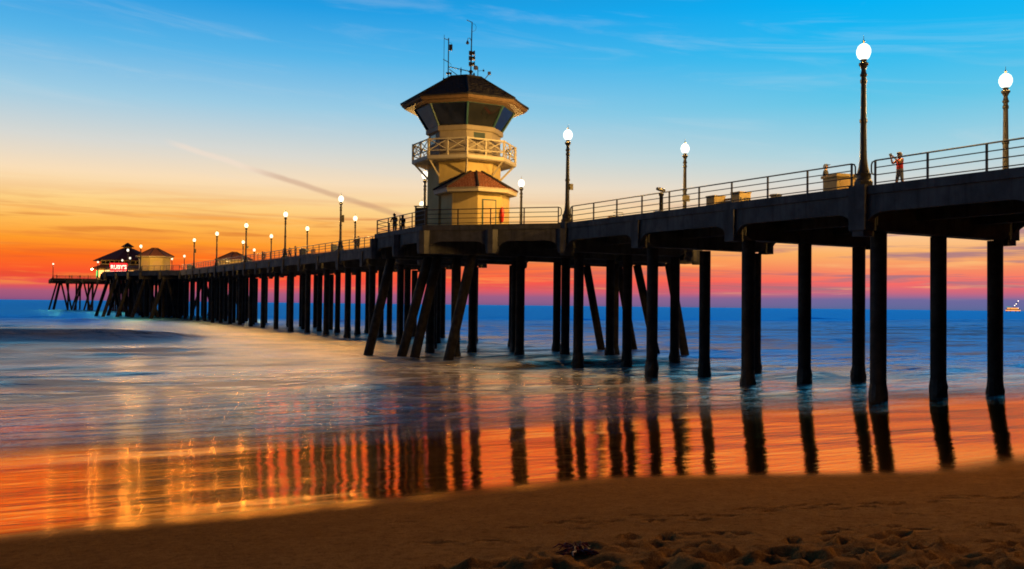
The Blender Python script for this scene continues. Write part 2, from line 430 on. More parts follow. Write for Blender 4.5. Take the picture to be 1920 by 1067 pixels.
o = t.node('ShaderNodeOutputMaterial'); t.l.new(mx.outputs[0], o.inputs[0])
beach = structure(put('beach', grid_mesh('beach', P, S, Z, sand)))

# ------------------------------------------------------------------ sea
SS = np.concatenate([np.arange(17, 60, 0.28), np.arange(60, 130, 0.4), np.arange(130, 260, 0.9), 260 * np.geomspace(1, 150, 150)])
pp = np.concatenate([-np.geomspace(40, 40000, 90)[::-1], np.arange(-39, 60, 0.8), np.geomspace(60, 40000, 90)])
P2, S2 = np.meshgrid(pp, SS); P2 = P2[::-1]; S2 = S2[::-1]
base_z = beach_base(S2)
Z2 = 0.16 * vnoise(P2 / 22, S2 / 7, 21) + 0.10 * vnoise(P2 / 9, S2 / 3, 22)
chop = 0.20 * vnoise(P2 / 5.5 + S2 / 9, S2 / 1.7, 31) + 0.11 * vnoise(P2 / 2.6, S2 / 0.95, 32) + 0.3 * vnoise(P2 / 11, S2 / 3.6, 33)
patch = 0.25 + 1.7 * (vnoise(P2 / 20, S2 / 6, 34) * 0.9 + vnoise(P2 / 8, S2 / 2.6, 35) * 0.7 + 0.55) ** 2
Z2 = (Z2 + 1.05 * chop * patch * sm(430, 200, S2)) * sm(25, 44, S2) * sm(2500, 500, S2)
rid = 1.15 * np.exp(-np.abs((S2 - 97 - 3 * vnoise(P2 / 30, S2 * 0, 23)) / np.where(S2 < 97, 2.3, 5.0)) ** 2) * sm(-7, -24, P2) * sm(-300, -150, P2)
rid += 0.35 * np.exp(-((S2 - 140 - 6 * vnoise(P2 / 40, S2 * 0, 24)) / 4) ** 2) * sm(20, -40, P2)
rid += 0.9 * np.exp(-((S2 - 196 - 5 * vnoise(P2 / 40, S2 * 0, 25)) / 5) ** 2) * sm(190, 230, P2) * sm(330, 280, P2)
rid += 0.12 * np.exp(-((S2 - 52 - 5 * vnoise(P2 / 14, S2 * 0, 26)) / 2.5) ** 2)
Z2 = Z2 + rid
Z2 = np.maximum(Z2, base_z + 0.012)
Z2 = np.where(S2 < 19, base_z - 0.05, Z2)
sea_m = bpy.data.materials.new('sea_water'); sea_m.use_nodes = True
t = NT(sea_m.node_tree); t.n.clear()
co, pn, sn = ps_nodes(t)
def stretched(kp, ks, sc, det=4, dist=0.3, off=(0, 0, 0)):
    return t.noise(t.vmath('ADD', t.comb(t.math('MULTIPLY', pn, kp), t.math('MULTIPLY', sn, ks), 0.0), off), sc, det, 0.58, dist)
w1 = stretched(0.30, 1.0, 1.0, 5, 0.6)
w0 = stretched(0.07, 0.26, 1.0, 3, 0.6, (4, 2, 0))
w2 = stretched(1.6, 4.5, 1.0, 4, 0.2, (3, 1, 0))
w3 = stretched(0.02, 0.10, 1.0, 9, 0.3, (9, 4, 0))
far = t.remap(sn, 90, 260)
hgt = t.math('ADD', t.math('ADD', t.math('MULTIPLY', w1, 0.75), t.math('MULTIPLY', w0, 1.5)), t.math('ADD', t.math('MULTIPLY', w2, 0.13), t.math('MULTIPLY', t.math('MULTIPLY', w3, far), 2.6)))
nb = t.bump(hgt, 1.0, 0.6)
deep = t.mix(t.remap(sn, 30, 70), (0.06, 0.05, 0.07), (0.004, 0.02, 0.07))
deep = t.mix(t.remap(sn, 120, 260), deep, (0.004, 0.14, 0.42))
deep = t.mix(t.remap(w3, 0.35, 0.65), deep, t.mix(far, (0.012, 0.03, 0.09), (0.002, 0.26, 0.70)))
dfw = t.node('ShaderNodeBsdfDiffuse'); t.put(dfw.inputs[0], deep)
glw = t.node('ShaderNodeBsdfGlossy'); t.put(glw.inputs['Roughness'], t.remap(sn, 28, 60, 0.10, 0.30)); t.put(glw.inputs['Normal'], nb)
t.put(glw.inputs['Color'], t.mix(t.math('MAXIMUM', t.remap(sn, 100, 230), t.math('MULTIPLY', t.remap(sn, 28, 44), t.remap(pn, 2, 22, 0, 0.8))), (1.0, 0.84, 0.68), (0.05, 0.46, 0.95)))  # lamp gold and blue sky reflections tinted into the gloss by position
frw = t.node('ShaderNodeFresnel'); frw.inputs['IOR'].default_value = 1.45; t.put(frw.inputs['Normal'], nb)
mw = t.node('ShaderNodeMixShader'); t.put(mw.inputs[0], t.math('MULTIPLY', frw.outputs[0], t.remap(sn, 60, 200, 1.1, 1.6), clamp=True))
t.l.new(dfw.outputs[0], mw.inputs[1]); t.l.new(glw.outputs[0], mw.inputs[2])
# foam drawn out by the moving surf
fa = stretched(0.045, 0.20, 1.0, 6, 0.8, (2, 7, 0)); fb = stretched(0.35, 1.6, 1.0, 4, 0.5, (5, 5, 0))
zone = t.math('MULTIPLY', t.remap(sn, 30, 44), t.remap(sn, 110, 230, 1, 0))
face = t.math('MULTIPLY', t.remap(t.math('ABSOLUTE', t.math('SUBTRACT', sn, 94.5)), 0.5, 6.5, 1, 0), t.remap(pn, -22, -8, 1, 0))
zone = t.math('MULTIPLY', zone, t.math('SUBTRACT', 1.0, face))
foam = t.math('MULTIPLY', t.remap(t.math('ADD', fa, t.math('MULTIPLY', t.math('SUBTRACT', fb, 0.5), 0.75)), 0.45, 0.60), zone)
foam = t.math('MULTIPLY', foam, 0.78)
dff = t.node('ShaderNodeBsdfDiffuse'); t.put(dff.inputs[0], (0.72, 0.70, 0.68))
mf = t.node('ShaderNodeMixShader'); t.put(mf.inputs[0], foam); t.l.new(mw.outputs[0], mf.inputs[1]); t.l.new(dff.outputs[0], mf.inputs[2])
# the water thins out to nothing on the sand
lip = t.math('ADD', sn, t.math('ADD', t.math('MULTIPLY', t.math('SUBTRACT', stretched(0.12, 0.25, 1.0, 4, 0.5, (1, 8, 0)), 0.5), 9.0), t.math('MULTIPLY', t.math('SUBTRACT', w1, 0.5), 2.5)))
thin = t.remap(lip, 22.0, 33.0)
tr = t.node('ShaderNodeBsdfTransparent')
ma = t.node('ShaderNodeMixShader'); t.put(ma.inputs[0], thin); t.l.new(tr.outputs[0], ma.inputs[1]); t.l.new(mf.outputs[0], ma.inputs[2])
o = t.node('ShaderNodeOutputMaterial'); t.l.new(ma.outputs[0], o.inputs[0])
sea = structure(put('sea', grid_mesh('sea', P2, S2, Z2, sea_m)))

# ------------------------------------------------------------------ the pier
pier = thing('pier', W(0, 0, 0), 'long dark concrete pier on rows of piles running out to sea', 'pier', TH)
def bent_s(i): return S0 + BAY * i
I0, I1 = -8, 45
S_END = 391.0
# deck slabs
def hz(dz): return lambda x, y: H(y) + dz
MB().prism([(0.32, bent_s(I0)), (WID - 0.32, bent_s(I0)), (WID - 0.32, S_END), (0.32, S_END)], hz(-0.62), hz(-DECK)).build('deck_slab', 'asphalt_deck', pier)
PLAT_Z = CAM_Z + 5.41
def arch_profile(L, sl, pil=0.34, dtop=0.0, dend=1.78, dmid=1.12, rx=0.95):
    pr = [(0, dtop), (L, dtop + sl * L), (L, -dend + sl * L), (L - pil, -dend + sl * (L - pil))]
    pts = []
    for k in range(7):
        a = math.pi / 2 * k / 6
        pts.append((pil + rx * (1 - math.cos(a)), -dend + (dend - dmid) * math.sin(a)))
    right = [(L - u, v + sl * (L - u)) for u, v in pts]
    leftp = [(u, v + sl * u) for u, v in reversed(pts)]
    return pr + right[1:] + leftp + [(0, -dend)]
def edge_bay(x0, y0, x1, y1, z, sl):        # curb + arched edge beam along one bay, outside to the left of travel
    L = math.hypot(x1 - x0, y1 - y0); u = Vector(((x1 - x0) / L, (y1 - y0) / L, 0)); nrm = Vector((-u.y, u.x, 0))
    m = MB().slab(arch_profile(L, sl, dtop=-0.36), (x0, y0, z), u, (0, 0, 1), nrm * -1, 0.28)
    c = MB().slab([(0, -0.36), (L, -0.36 + sl * L), (L, sl * L), (0, 0)], Vector((x0, y0, z)) + nrm * 0.07, u, (0, 0, 1), nrm * -1, 0.45)
    return m, c
mA, mC = edge_bay(0, BAY, 0, 0, 0, -SLOPE)   # near side, travelling towards the shore so that outside (-p) is left... fixed below
def make_edge(side):
    if side < 0: m, c = edge_bay(-0.22, 0, -0.22, BAY, 0, SLOPE)
    else: m, c = edge_bay(WID + 0.22, BAY, WID + 0.22, 0, SLOPE * BAY, -SLOPE)
    return m.mesh('edge_beam', 'concrete'), c.mesh('curb', 'concrete')
EN, CN = make_edge(-1); EF, CF = make_edge(1)
PIL = MB().box(-0.42, 0.30, -0.42, 0.42, -1.86, 0.06).box(-0.34, 0.30, -0.3, 0.3, -2.1, -1.86).mesh('pilaster', 'concrete')
PILF = MB().box(WID - 0.30, WID + 0.42, -0.42, 0.42, -1.86, 0.06).box(WID - 0.3, WID + 0.34, -0.3, 0.3, -2.1, -1.86).mesh('pilaster', 'concrete')
PILM = MB().box(-0.36, 0.28, -0.33, 0.33, -1.95, -0.365).mesh('pilaster', 'concrete')
PILMF = MB().box(WID - 0.28, WID + 0.36, -0.33, 0.33, -1.95, -0.365).mesh('pilaster', 'concrete')
CAP = MB().slab([(0.31, -0.63), (0.31, -1.62), (0.75, -1.86), (WID - 0.75, -1.86), (WID - 0.31, -1.62), (WID - 0.31, -0.63)], (0, 0.46, 0), (1, 0, 0), (0, 0, 1), (0, -1, 0), 0.92).mesh('cap_beam', 'concrete')
GIR = MB().box(-0.22, 0.22, 0.47, BAY - 0.47, -1.3, -0.63, SLOPE).mesh('girder', 'concrete')
def plat_near(s): return 51 < s < 75.2 or 210 < s < 274.5
for i in range(I0, I1 + 1):
    s = bent_s(i); lampbent = (i % 3 == 0)
    put('cap_beam', CAP, pier, (0, s, H(s)))
    for side in (-1, 1):
        inside = plat_near(s + 0.1) and plat_near(s - 0.1) and not abs(s - 51.1) < 0.3
        if not inside:
            me = (PIL if side < 0 else PILF) if lampbent else (PILM if side < 0 else PILMF)
            put('pilaster', me, pier, (0, s, H(s)))
        if i < I1 and not (plat_near(s + 2) and plat_near(s + BAY - 2)):
            put('edge_beam', EN if side < 0 else EF, pier, (0, s, H(s)))
            put('curb', CN if side < 0 else CF, pier, (0, s, H(s)))
    if i < I1:
        for gx in (3.0, 6.75): put('girder', GIR, pier, (gx, s, H(s)))
# piles
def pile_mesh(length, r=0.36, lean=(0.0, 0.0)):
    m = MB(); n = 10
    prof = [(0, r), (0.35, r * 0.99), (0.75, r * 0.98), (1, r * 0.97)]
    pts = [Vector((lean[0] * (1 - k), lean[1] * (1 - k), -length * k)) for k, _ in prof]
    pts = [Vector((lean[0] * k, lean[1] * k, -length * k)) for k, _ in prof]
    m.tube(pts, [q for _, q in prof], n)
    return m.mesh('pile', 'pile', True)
def barnacle_mesh(r=0.36, seed=1):
    rr = random.Random(seed); m = MB(); n = 12
    zs = [-1.2, -0.6, -0.2, 0.1, 0.35, 0.7]; k0 = len(m.v)
    for z in zs:
        for j in range(n):
            a = 2 * math.pi * j / n; q = r * (1.0 + rr.uniform(0.04, 0.24)) if z < 0.6 else r * 0.99
            m.v.append((q * math.cos(a), q * math.sin(a), z + rr.uniform(-.07, .07)))
    for i in range(len(zs) - 1):
        for j in range(n):
            a, b = k0 + i * n + j, k0 + i * n + (j + 1) % n
            m.f.append((a, b, b + n, a + n))
    return m.mesh('barnacle_band', 'barnacle', False)
BARN = [barnacle_mesh(seed=k) for k in range(3)]
PMESH = {}
def add_pile(p, s, top, p_b=None, s_b=None, r=0.345, barn=True, bottom=None):
    p_b = p if p_b is None else p_b; s_b = s if s_b is None else s_b
    zb = float(beach_base(np.array(s))) - 1.2 if bottom is None else bottom
    zb = max(zb, -3.0)
    length = top - zb
    k = length / top if top else 1
    lean = ((p_b - p) * length / max(top, 1), (s_b - s) * length / max(top, 1))
    key = (round(length, 1), round(lean[0], 2), round(lean[1], 2), r)
    if key not in PMESH: PMESH[key] = pile_mesh(key[0], r, lean)
    o = put('pile', PMESH[key], pier, (p, s, top))
    if barn and p_b == p:
        b = put('barnacle_band', random.choice(BARN), o, (lean[0] * top / length, lean[1] * top / length, -top + random.uniform(0, .1)))
        b.scale = (r / 0.36, r / 0.36, 1); b.rotation_euler.z = random.uniform(0, 6)
    return o
for i in range(I0, I1 + 1):
    s = bent_s(i)
    for p in (0.95, WID / 2, WID - 0.8):
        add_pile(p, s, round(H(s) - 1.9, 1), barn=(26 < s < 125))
# platforms: tower octagon, concession bump, head
def platform(poly, zfun, bays):
    MB().prism(poly, lambda x, y: zfun(y) - 0.72, lambda x, y: zfun(y) - DECK + 0.006).build('platform_slab', 'asphalt_deck', pier)
    for (a, b, n) in bays:
        for k in range(n):
            x0, y0 = a[0] + (b[0] - a[0]) * k / n, a[1] + (b[1] - a[1]) * k / n
            x1, y1 = a[0] + (b[0] - a[0]) * (k + 1) / n, a[1] + (b[1] - a[1]) * (k + 1) / n
            L = math.hypot(x1 - x0, y1 - y0)
            m, c = edge_bay(x0, y0, x1, y1, zfun(y0), (zfun(y1) - zfun(y0)) / L)
            m.build('edge_beam', 'concrete', pier); c.build('curb', 'concrete', pier)
        u = Vector((b[0] - a[0], b[1] - a[1], 0)).normalized(); nn = Vector((-u.y, u.x, 0))
        for k in range(n + 1):
            x, y = a[0] + (b[0] - a[0]) * k / n, a[1] + (b[1] - a[1]) * k / n
            MB().lathe([(0.40, -1.95), (0.46, -1.7), (0.46, -0.365)], 8, ph=math.atan2(u.y, u.x) + R(22.5)).build('pilaster', 'concrete', pier, (x - nn.x * 0.05, y - nn.y * 0.05, zfun(y)))
zp = lambda s: PLAT_Z
E = 0.22
OCT_N = [(0.0 - E, 51.1), (-7.15, 58.25), (-7.15, 67.85), (0.0 - E, 75.0)]
platform([(0.3, 51.1), (0.3, 75.0)] + [(-7.0, 67.8), (-7.0, 58.3)], zp, [(OCT_N[0], OCT_N[1], 2), (OCT_N[1], OCT_N[2], 2), (OCT_N[2], OCT_N[3], 2)])
OCT_F = [(WID + E, 75.0), (WID + 7.15, 67.85), (WID + 7.15, 58.25), (WID + E, 51.1)]
platform([(WID - 0.3, 75.0), (WID - 0.3, 51.1), (WID + 7.0, 58.3), (WID + 7.0, 67.8)], zp, [(OCT_F[0], OCT_F[1], 2), (OCT_F[1], OCT_F[2], 2), (OCT_F[2], OCT_F[3], 2)])
BN = [(-E, 210.4), (-6.6, 226.0), (-12.4, 247.0), (-12.4, 256.0), (-E, 274.2)]
platform([(0.3, 210.4), (0.3, 274.2), (-12.25, 256), (-12.25, 247), (-6.5, 226)], H, [(BN[0], BN[1], 2), (BN[1], BN[2], 3), (BN[2], BN[3], 1), (BN[3], BN[4], 3)])
BF = [(WID - x, y) for x, y in BN][::-1]
platform([(WID - 0.3, 274.2), (WID - 0.3, 210.4), (WID + 6.5, 226), (WID + 12.25, 247), (WID + 12.25, 256)], H, [(BF[0], BF[1], 3), (BF[1], BF[2], 1), (BF[2], BF[3], 3), (BF[3], BF[4], 2)])
HD = [(-3.8, 391), (-19.4, 402.6), (-19.4, 428), (WID + 19.4, 428), (WID + 19.4, 402.6), (WID + 3.8, 391)]
platform([(x, y) for x, y in reversed(HD)], H, [(HD[0], HD[1], 3), (HD[1], HD[2], 3), (HD[2], HD[3], 6), (HD[3], HD[4], 3), (HD[4], HD[5], 3)])
# beams and piles under the platforms
def under_beam(x0, y0, x1, y1, z):
    L = math.hypot(x1 - x0, y1 - y0); u = Vector(((x1 - x0) / L, (y1 - y0) / L, 0)); nn = Vector((u.y, -u.x, 0))
    MB().slab([(0, -0.73), (0, -1.9), (L, -1.9), (L, -0.73)], Vector((x0, y0, z)) - nn * 0.45, u, (0, 0, 1), nn, 0.9).build('cap_beam', 'concrete', pier)
for s in (58.7, 63.05, 67.4):
    under_beam(0.25, s, -6.6, s, PLAT_Z); under_beam(WID - 0.25, s, WID + 6.6, s, PLAT_Z)
T = PLAT_Z - 1.9
for p, s, pb, sb in [(-6.0, 67.3, -7.9, 67.0), (-4.6, 63.3, -6.8, 62.9), (-4.1, 62.7, -6.0, 62.3), (-3.2, 58.7, -5.1, 58.4), (-2.6, 67.4, -2.6, 67.4), (-2.4, 63.05, -2.4, 63.05),
                     (WID + 4.6, 58.7, WID + 6.0, 58.3), (WID + 4.6, 63.0, WID + 6.2, 62.4), (WID + 2.4, 67.4, WID + 3.8, 67), (WID + 5.8, 67.4, WID + 7.4, 67.2), (WID + 2.4, 63.05, WID + 2.4, 63.05)]:
    add_pile(p, s, T, pb, sb, r=0.36)
for side in (-1, 1):
    f = (lambda x: x) if side < 0 else (lambda x: WID - x)
    for s, ps in [(218, (-2.5,)), (226.4, (-1.5, -5.6)), (234.3, (-3, -8)), (242.3, (-3, -7, -10.4)), (250.3, (-2.5, -7, -11.4)), (258.3, (-3, -8)), (266.2, (-2, -5))]:
        z = H(s)
        under_beam(f(0.25), s, f(min(ps) - 0.6), s, z)
        for k, p in enumerate(ps):
            outer = (k == len(ps) - 1)
            add_pile(f(p), s, z - 1.9, f(p - (2.6 if outer else 0.0)), s, barn=False, r=0.42 if outer else 0.36)
            if outer: add_pile(f(p + 0.8), s + 0.5, z - 1.9, f(p + 3.2), s + 1.2, barn=False)
for s in (398.0, 406, 414, 424):
    xs = -14.6 if s < 400 else -18.6
    under_beam(xs, s, WID - xs, s, H(s))
for p, s, pb, sb in [(-17.6, 402.8, -20.2, 402), (-16.0, 402.2, -13.6, 401), (-13.6, 400.2, -13.6, 400.2), (-9.6, 397.6, -12.4, 397), (-9.0, 396.9, -11.6, 396.2), (-8.2, 396.6, -5.8, 395.4), (-5.6, 394.4, -8.2, 393.8), (-5.2, 394, -5.2, 394),
                     (-3.6, 393, -6.4, 391.8), (-16, 414, -18, 414), (-10, 414, -10, 414), (-4, 414, -4, 414), (-16, 424, -18, 424), (-8, 424, -8, 424), (-14, 406, -12, 406), (-6, 406, -6, 406),
                     (WID + 6, 398, WID + 6, 398), (WID + 14, 406, WID + 16, 406), (WID + 14, 424, WID + 16, 424), (2, 406, 2, 406), (6, 414, 6, 414), (4, 424, 4, 424)]:
    add_pile(p, s, H(s) - 1.9, pb, sb, barn=False)

# ------------------------------------------------------------------ railings
def bent_rail(L, sl, z, r, hooks):          # rail along +y; at a hooked end it bends down into the second rail
    pts = []
    zz = lambda y, dz=0: z + dz + sl * y
    if hooks[0]: pts += [(0, 0.02, zz(0, -0.60)), (0, -0.14, zz(0, -0.56)), (0, -0.2, zz(0, -0.45)), (0, -0.2, zz(0, -0.16)), (0, -0.15, zz(0, -0.05))]
    pts += [(0, 0.0 if hooks[0] else -0.05, zz(0))]
    pts += [(0, L if hooks[1] else L + 0.05, zz(L))]
    if hooks[1]: pts += [(0, L + 0.15, zz(L, -0.05)), (0, L + 0.2, zz(L, -0.16)), (0, L + 0.2, zz(L, -0.45)), (0, L + 0.14, zz(L, -0.56)), (0, L - 0.02, zz(L, -0.60))]
    return MB().tube(pts, r, 8)
RMESH = {}
def railing(x0, y0, z0, x1, y1, z1, label, hooks=(True, True), sp=2.48, thick=1.0, group='railing sections along the pier'):
    L = math.hypot(x1 - x0, y1 - y0); sl = (z1 - z0) / L
    a = math.atan2(y1 - y0, x1 - x0) - math.pi / 2
    root = thing('pier_railing', W(x0, y0, z0), label, 'railing', TH + a, group)
    key = (round(L, 2), round(sl, 4), hooks, thick)
    n = max(1, round(L / sp))
    if key not in RMESH:
        RMESH[key] = ([bent_rail(L, sl, 1.07, 0.033 * thick, hooks).mesh('top_rail', 'rail_metal', True)] +
                      [MB().tube([(0, -0.02, z), (0, L + 0.02, z + sl * L)], 0.024 * thick, 6).mesh('rail', 'rail_metal', True) for z in (0.77, 0.46, 0.13)])
    ms = RMESH[key]
    put('top_rail', ms[0], root)
    for m in ms[1:]: put('rail', m, root)
    for k in range(n + 1):
        y = L * k / n
        put('post', POST, root, (0, y, sl * y))
    return root
POST = MB().box(-0.035, 0.035, -0.035, 0.035, -0.02, 1.045).mesh('post', 'rail_metal')
lamp_s = [S0 + 23.9 * k for k in range(15)]
def wordn(k): return ORD[k]
G = 0.62
names = []
railing(0, 3.3 + G, H(3.3 + G), 0, S0 - G, H(S0 - G), 'nearest pier railing section, right of the tallest lamp, with the red-shirted person')
railing(0, S0 + G, H(S0 + G), 0, 51.1 - G, H(51.1 - G), 'long pier railing section between the tallest lamp and the lamp right of the tower')
for k in range(3, 8):
    a, b = (75.0, 98.9) if k == 3 else (lamp_s[k - 1], lamp_s[k])
    if k == 3: a += 0.4
    nm = ['sloping railing section just left of the tower platform with a person leaning on it',
          'railing section of the pier, second one beyond the tower platform', 'railing section of the pier, third one beyond the tower platform',
          'railing section of the pier, fourth one beyond the tower platform', 'railing section of the pier, fifth one beyond the tower platform'][k - 3]
    railing(0, a + G, H(a + G), 0, b - G, H(b - G), nm, thick=1.0 + 0.12 * (k - 2))
railing(0, 194.5 + G, H(195), 0, 210.2, H(210.2), 'short railing section just before the deck widens at the cream pavilion', thick=1.7)
def edge_rail(a, b, z, label, hooks=(True, True), inset=0.0, thick=1.0, ga=0.3, gb=0.3):
    u = Vector((b[0] - a[0], b[1] - a[1], 0)); L = u.length; u /= L
    za, zb = (z(a[1]), z(b[1])) if callable(z) else (z, z)
    railing(a[0] + u.x * ga, a[1] + u.y * ga, za, b[0] - u.x * gb, b[1] - u.y * gb, zb, label, hooks, thick=thick)
edge_rail((-0.05, 51.1), (-7.0, 58.25), PLAT_Z, 'level railing on the tower platform in front of the tower door', (True, False), ga=0.55, gb=0.02)
edge_rail((-7.0, 58.3), (-7.0, 67.85), PLAT_Z, 'railing on the tower platform with a couple leaning against it', (False, False), ga=0.02, gb=0.02)
edge_rail((-7.0, 67.9), (-0.2, 74.7), PLAT_Z, 'railing at the far corner of the tower platform, behind the couple', (False, True), ga=0.02, gb=0.4)
edge_rail((-0.2, 210.6), (-6.5, 226.0), H, 'railing in front of the cream pavilion on the widened deck', (True, True), thick=1.7, gb=0.5)
edge_rail((-6.5, 226.3), (-12.3, 247.0), H, 'railing below the red neon sign on the widened deck', (True, False), thick=1.7)
edge_rail((-3.9, 391.2), (-19.2, 402.6), H, 'thin railing at the far left end of the pier', (False, False), thick=2.0)

# ------------------------------------------------------------------ lamp posts
def lamp_proto(name):
    root = bpy.data.objects.new('lamp_post', None); COL.objects.link(root)
    MB().lathe([(0.40, 0.06), (0.40, 0.22), (0.36, 0.26), (0.33, 0.30), (0.33, 0.52), (0.35, 0.55), (0.27, 0.60)], 8, ph=R(22.5)).build('base', 'lamp_metal', root, smooth=True)
    MB().lathe([(0.27, 0.60), (0.20, 0.85), (0.155, 1.2), (0.14, 1.6), (0.105, 4.75)], 12).build('shaft', 'lamp_metal', root, smooth=True)
    MB().lathe([(0.12, 4.75), (0.15, 4.78), (0.15, 4.84), (0.12, 4.88), (0.09, 5.05), (0.16, 5.20), (0.20, 5.24), (0.20, 5.32), (0.13, 5.36), (0.11, 5.42), (0.16, 5.47)], 12).build('collar', 'lamp_metal', root, smooth=True)
    MB().lathe([(0.14, 5.47), (0.24, 5.58), (0.30, 5.74), (0.30, 5.88), (0.24, 6.04), (0.13, 6.14), (0.05, 6.17)], 12).build('globe', 'globe_light', root, smooth=True)
    bl = bpy.data.lights.new('bulb', 'POINT'); bl.energy = 4700; bl.color = (1.0, 0.55, 0.14); bl.shadow_soft_size = 0.19
    bo = bpy.data.objects.new('bulb', bl); COL.objects.link(bo); bo.parent = root; bo.location = (0, 0, 5.8)
    MB().lathe([(0.05, 6.17), (0.035, 6.22), (0.05, 6.27), (0.012, 6.34), (0.008, 6.5)], 6).build('finial', 'lamp_metal', root)
    return root
proto = lamp_proto('lamp_post'); first = [True]
def lamp(p, s, z, label, sign=None, rz=None):
    if first[0]: o = proto; first[0] = False
    else: o = copy_tree(proto)
    o.location = W(p, s, z); o.rotation_euler.z = TH if rz is None else rz
    tag(o, label, 'lamp post', 'lit lamp posts along the pier')
    if sign == 'tall': MB().box(-0.05, 0.35, -0.14, -0.11, 3.2, 4.0).build('sign_board', 'lamp_metal', o)
    if sign == 'box': MB().box(0.10, 0.36, -0.14, -0.04, 2.2, 2.6).build('junction_box', 'sign_cream', o)
    if sign == 'board': MB().box(-0.32, 0.32, -0.16, -0.13, 2.05, 2.5).build('sign_board', 'sign_cream', o)
    if sign == 'clamp': [MB().lathe([(q_, z_), (q_ + 0.02, z_ + 0.04), (q_ + 0.02, z_ + 0.14), (q_, z_ + 0.18)], 8).build('bracket', 'lamp_metal', o) for q_, z_ in ((0.14, 2.75), (0.12, 4.45))]
    return o
near_l = {0: ('tallest lit lamp post, on the near deck edge beside the red-shirted person', 'clamp'), 1: ('lit lamp post on the near deck edge just right of the tower platform', 'box'),
          2: ('lit lamp post half hidden behind the left side of the tower', 'box'), 3: ('tall lit lamp post on the near edge, first left of the tower platform', 'tall'),
          4: ('lit lamp post on the near edge, second left of the tower platform', 'clamp'), 5: ('lit lamp post on the near edge, third left of the tower platform', 'box'),
          6: ('lit lamp post on the near edge, fourth left of the tower platform', None), 7: ('lit lamp post on the near edge, fifth left of the tower', 'tall')}
for k, (lb, sg) in near_l.items():
    s = lamp_s[k]; lamp(0, s, H(s) if k != 1 else H(s), lb, sg)
far_s0 = S0
far_l = {0: ('lit lamp post at the right edge of the picture, on the far deck edge', 'clamp'), 1: ('lit lamp post with sign board on far edge, right of the binocular viewer', 'board'),
         2: ('lit lamp post on the far deck edge close to the right side of the tower', None), 3: ('lower lit lamp on the far deck edge peeping past the tower left side', None),
         4: ('short-looking lit lamp on the far edge above the leaning person', None), 5: ('lit lamp post with a sign on the far edge, above the deck bench', 'board'),
         6: ('lit lamp post on the far edge beside the person standing alone', None), 7: ('lit lamp post on the far edge behind the low pavilion roof', None)}
for k, (lb, sg) in far_l.items():
    s = S0 + 23.9 * k; lamp(WID, s, H(s), lb, sg)
extra = [(0.0, 3.3, 'lit lamp post on the near deck edge beyond the right edge of the picture'), (WID, 3.3, 'lit lamp post on the far deck edge beyond the right edge of the picture'),
         (-6.6, 226.1, 'lit lamp post standing between the restaurant roof and the cream pavilion'), (-7.0, 250.0, 'lit lamp shining in front of the restaurant roof below its cupola'),
         (WID + 8.7, 223.0, 'lit lamp right of the low pavilion roof, behind two people'), (WID + 8.2, 246.0, 'lit lamp on the left slope of the low pavilion roof'),
         (WID + 1.0, 276.8, 'small lit lamp post, second right of the cream pavilion'), (WID + 1.0, 300.7, 'small lit lamp post touching the cream pavilion eave'),
         (0.0, 314.0, 'lit lamp just above the red neon sign'), (0.0, 338.0, 'lit lamp at the upper left corner of the red neon sign'),
         (-6.0, 360.0, 'lit lamp in front of the restaurant upper windows'), (-19.0, 402.9, 'lone lit lamp at the far left end of the pier')]
for p, s, lb in extra: lamp(p, s, H(s) - (0.0 if p in (0.0, WID) else 0.2), lb)

# ------------------------------------------------------------------ lifeguard tower
PH8 = R(22.5)
TW_P, TW_S = -1.84, 63.05
Z0 = PLAT_Z - DECK
tw = thing('lifeguard_tower', W(TW_P, TW_S, Z0), 'cream octagonal lifeguard tower with balcony, slanted dark windows and antennas', 'tower', TH)
def oc(Rr, k, z=None):
    a = PH8 + R(45) * k; v = (Rr * math.cos(a), Rr * math.sin(a))
    return v if z is None else (*v, z)
MB().lathe([(2.78, 0.0), (2.78, 5.42)], 8, ph=PH8).build('lower_wall', 'cream_wall', tw)
MB().lathe([(2.74, 5.74), (2.74, 7.70)], 8, ph=PH8).build('upper_wall', 'shaded_wall', tw)
MB().lathe([(2.86, 7.70), (2.95, 7.75), (2.95, 8.05), (2.90, 8.10)], 8, ph=PH8).build('window_sill_band', 'shaded_wall', tw)
for k in range(8):
    a0, a1, b0, b1 = Vector(oc(2.82, k, 8.11)), Vector(oc(2.82, k + 1, 8.11)), Vector(oc(3.78, k, 9.62)), Vector(oc(3.78, k + 1, 9.62))
    inn = -((a0 + a1) / 2).normalized() * 0.05
    MB().add([a0, a1, b1, b0, a0 + inn, a1 + inn, b1 + inn, b0 + inn], [(0, 1, 2, 3), (7, 6, 5, 4), (0, 4, 5, 1), (1, 5, 6, 2), (2, 6, 7, 3), (3, 7, 4, 0)]).build('window_pane', 'glass_dark', tw)
    MB().tube([oc(2.86, k, 8.08), oc(3.82, k, 9.64)], 0.085, 6).build('mullion', 'teal_trim', tw)
    m0, m1 = (Vector(oc(2.84, k, 8.1)) + Vector(oc(2.84, k + 1, 8.1))) / 2, (Vector(oc(3.80, k, 9.63)) + Vector(oc(3.80, k + 1, 9.63))) / 2
    MB().tube([Vector(oc(3.80, k, 9.60)), Vector(oc(3.80, k + 1, 9.60))], 0.06, 6).build('window_header', 'teal_trim', tw)
MB().lathe([(3.72, 9.56), (4.60, 9.62), (4.60, 9.66), (3.72, 9.66)], 8, ph=PH8).build('soffit', 'wood', tw)
MB().lathe([(4.66, 9.69), (4.80, 9.80), (4.80, 9.90), (4.60, 9.92)], 8, ph=PH8).build('eave_board', 'wood', tw)
rf = MB().lathe([(4.90, 9.91), (4.90, 9.97), (1.62, 11.92), (1.62, 12.08), (0.2, 12.10)], 8, ph=PH8).build('roof', 'roof_dark', tw)
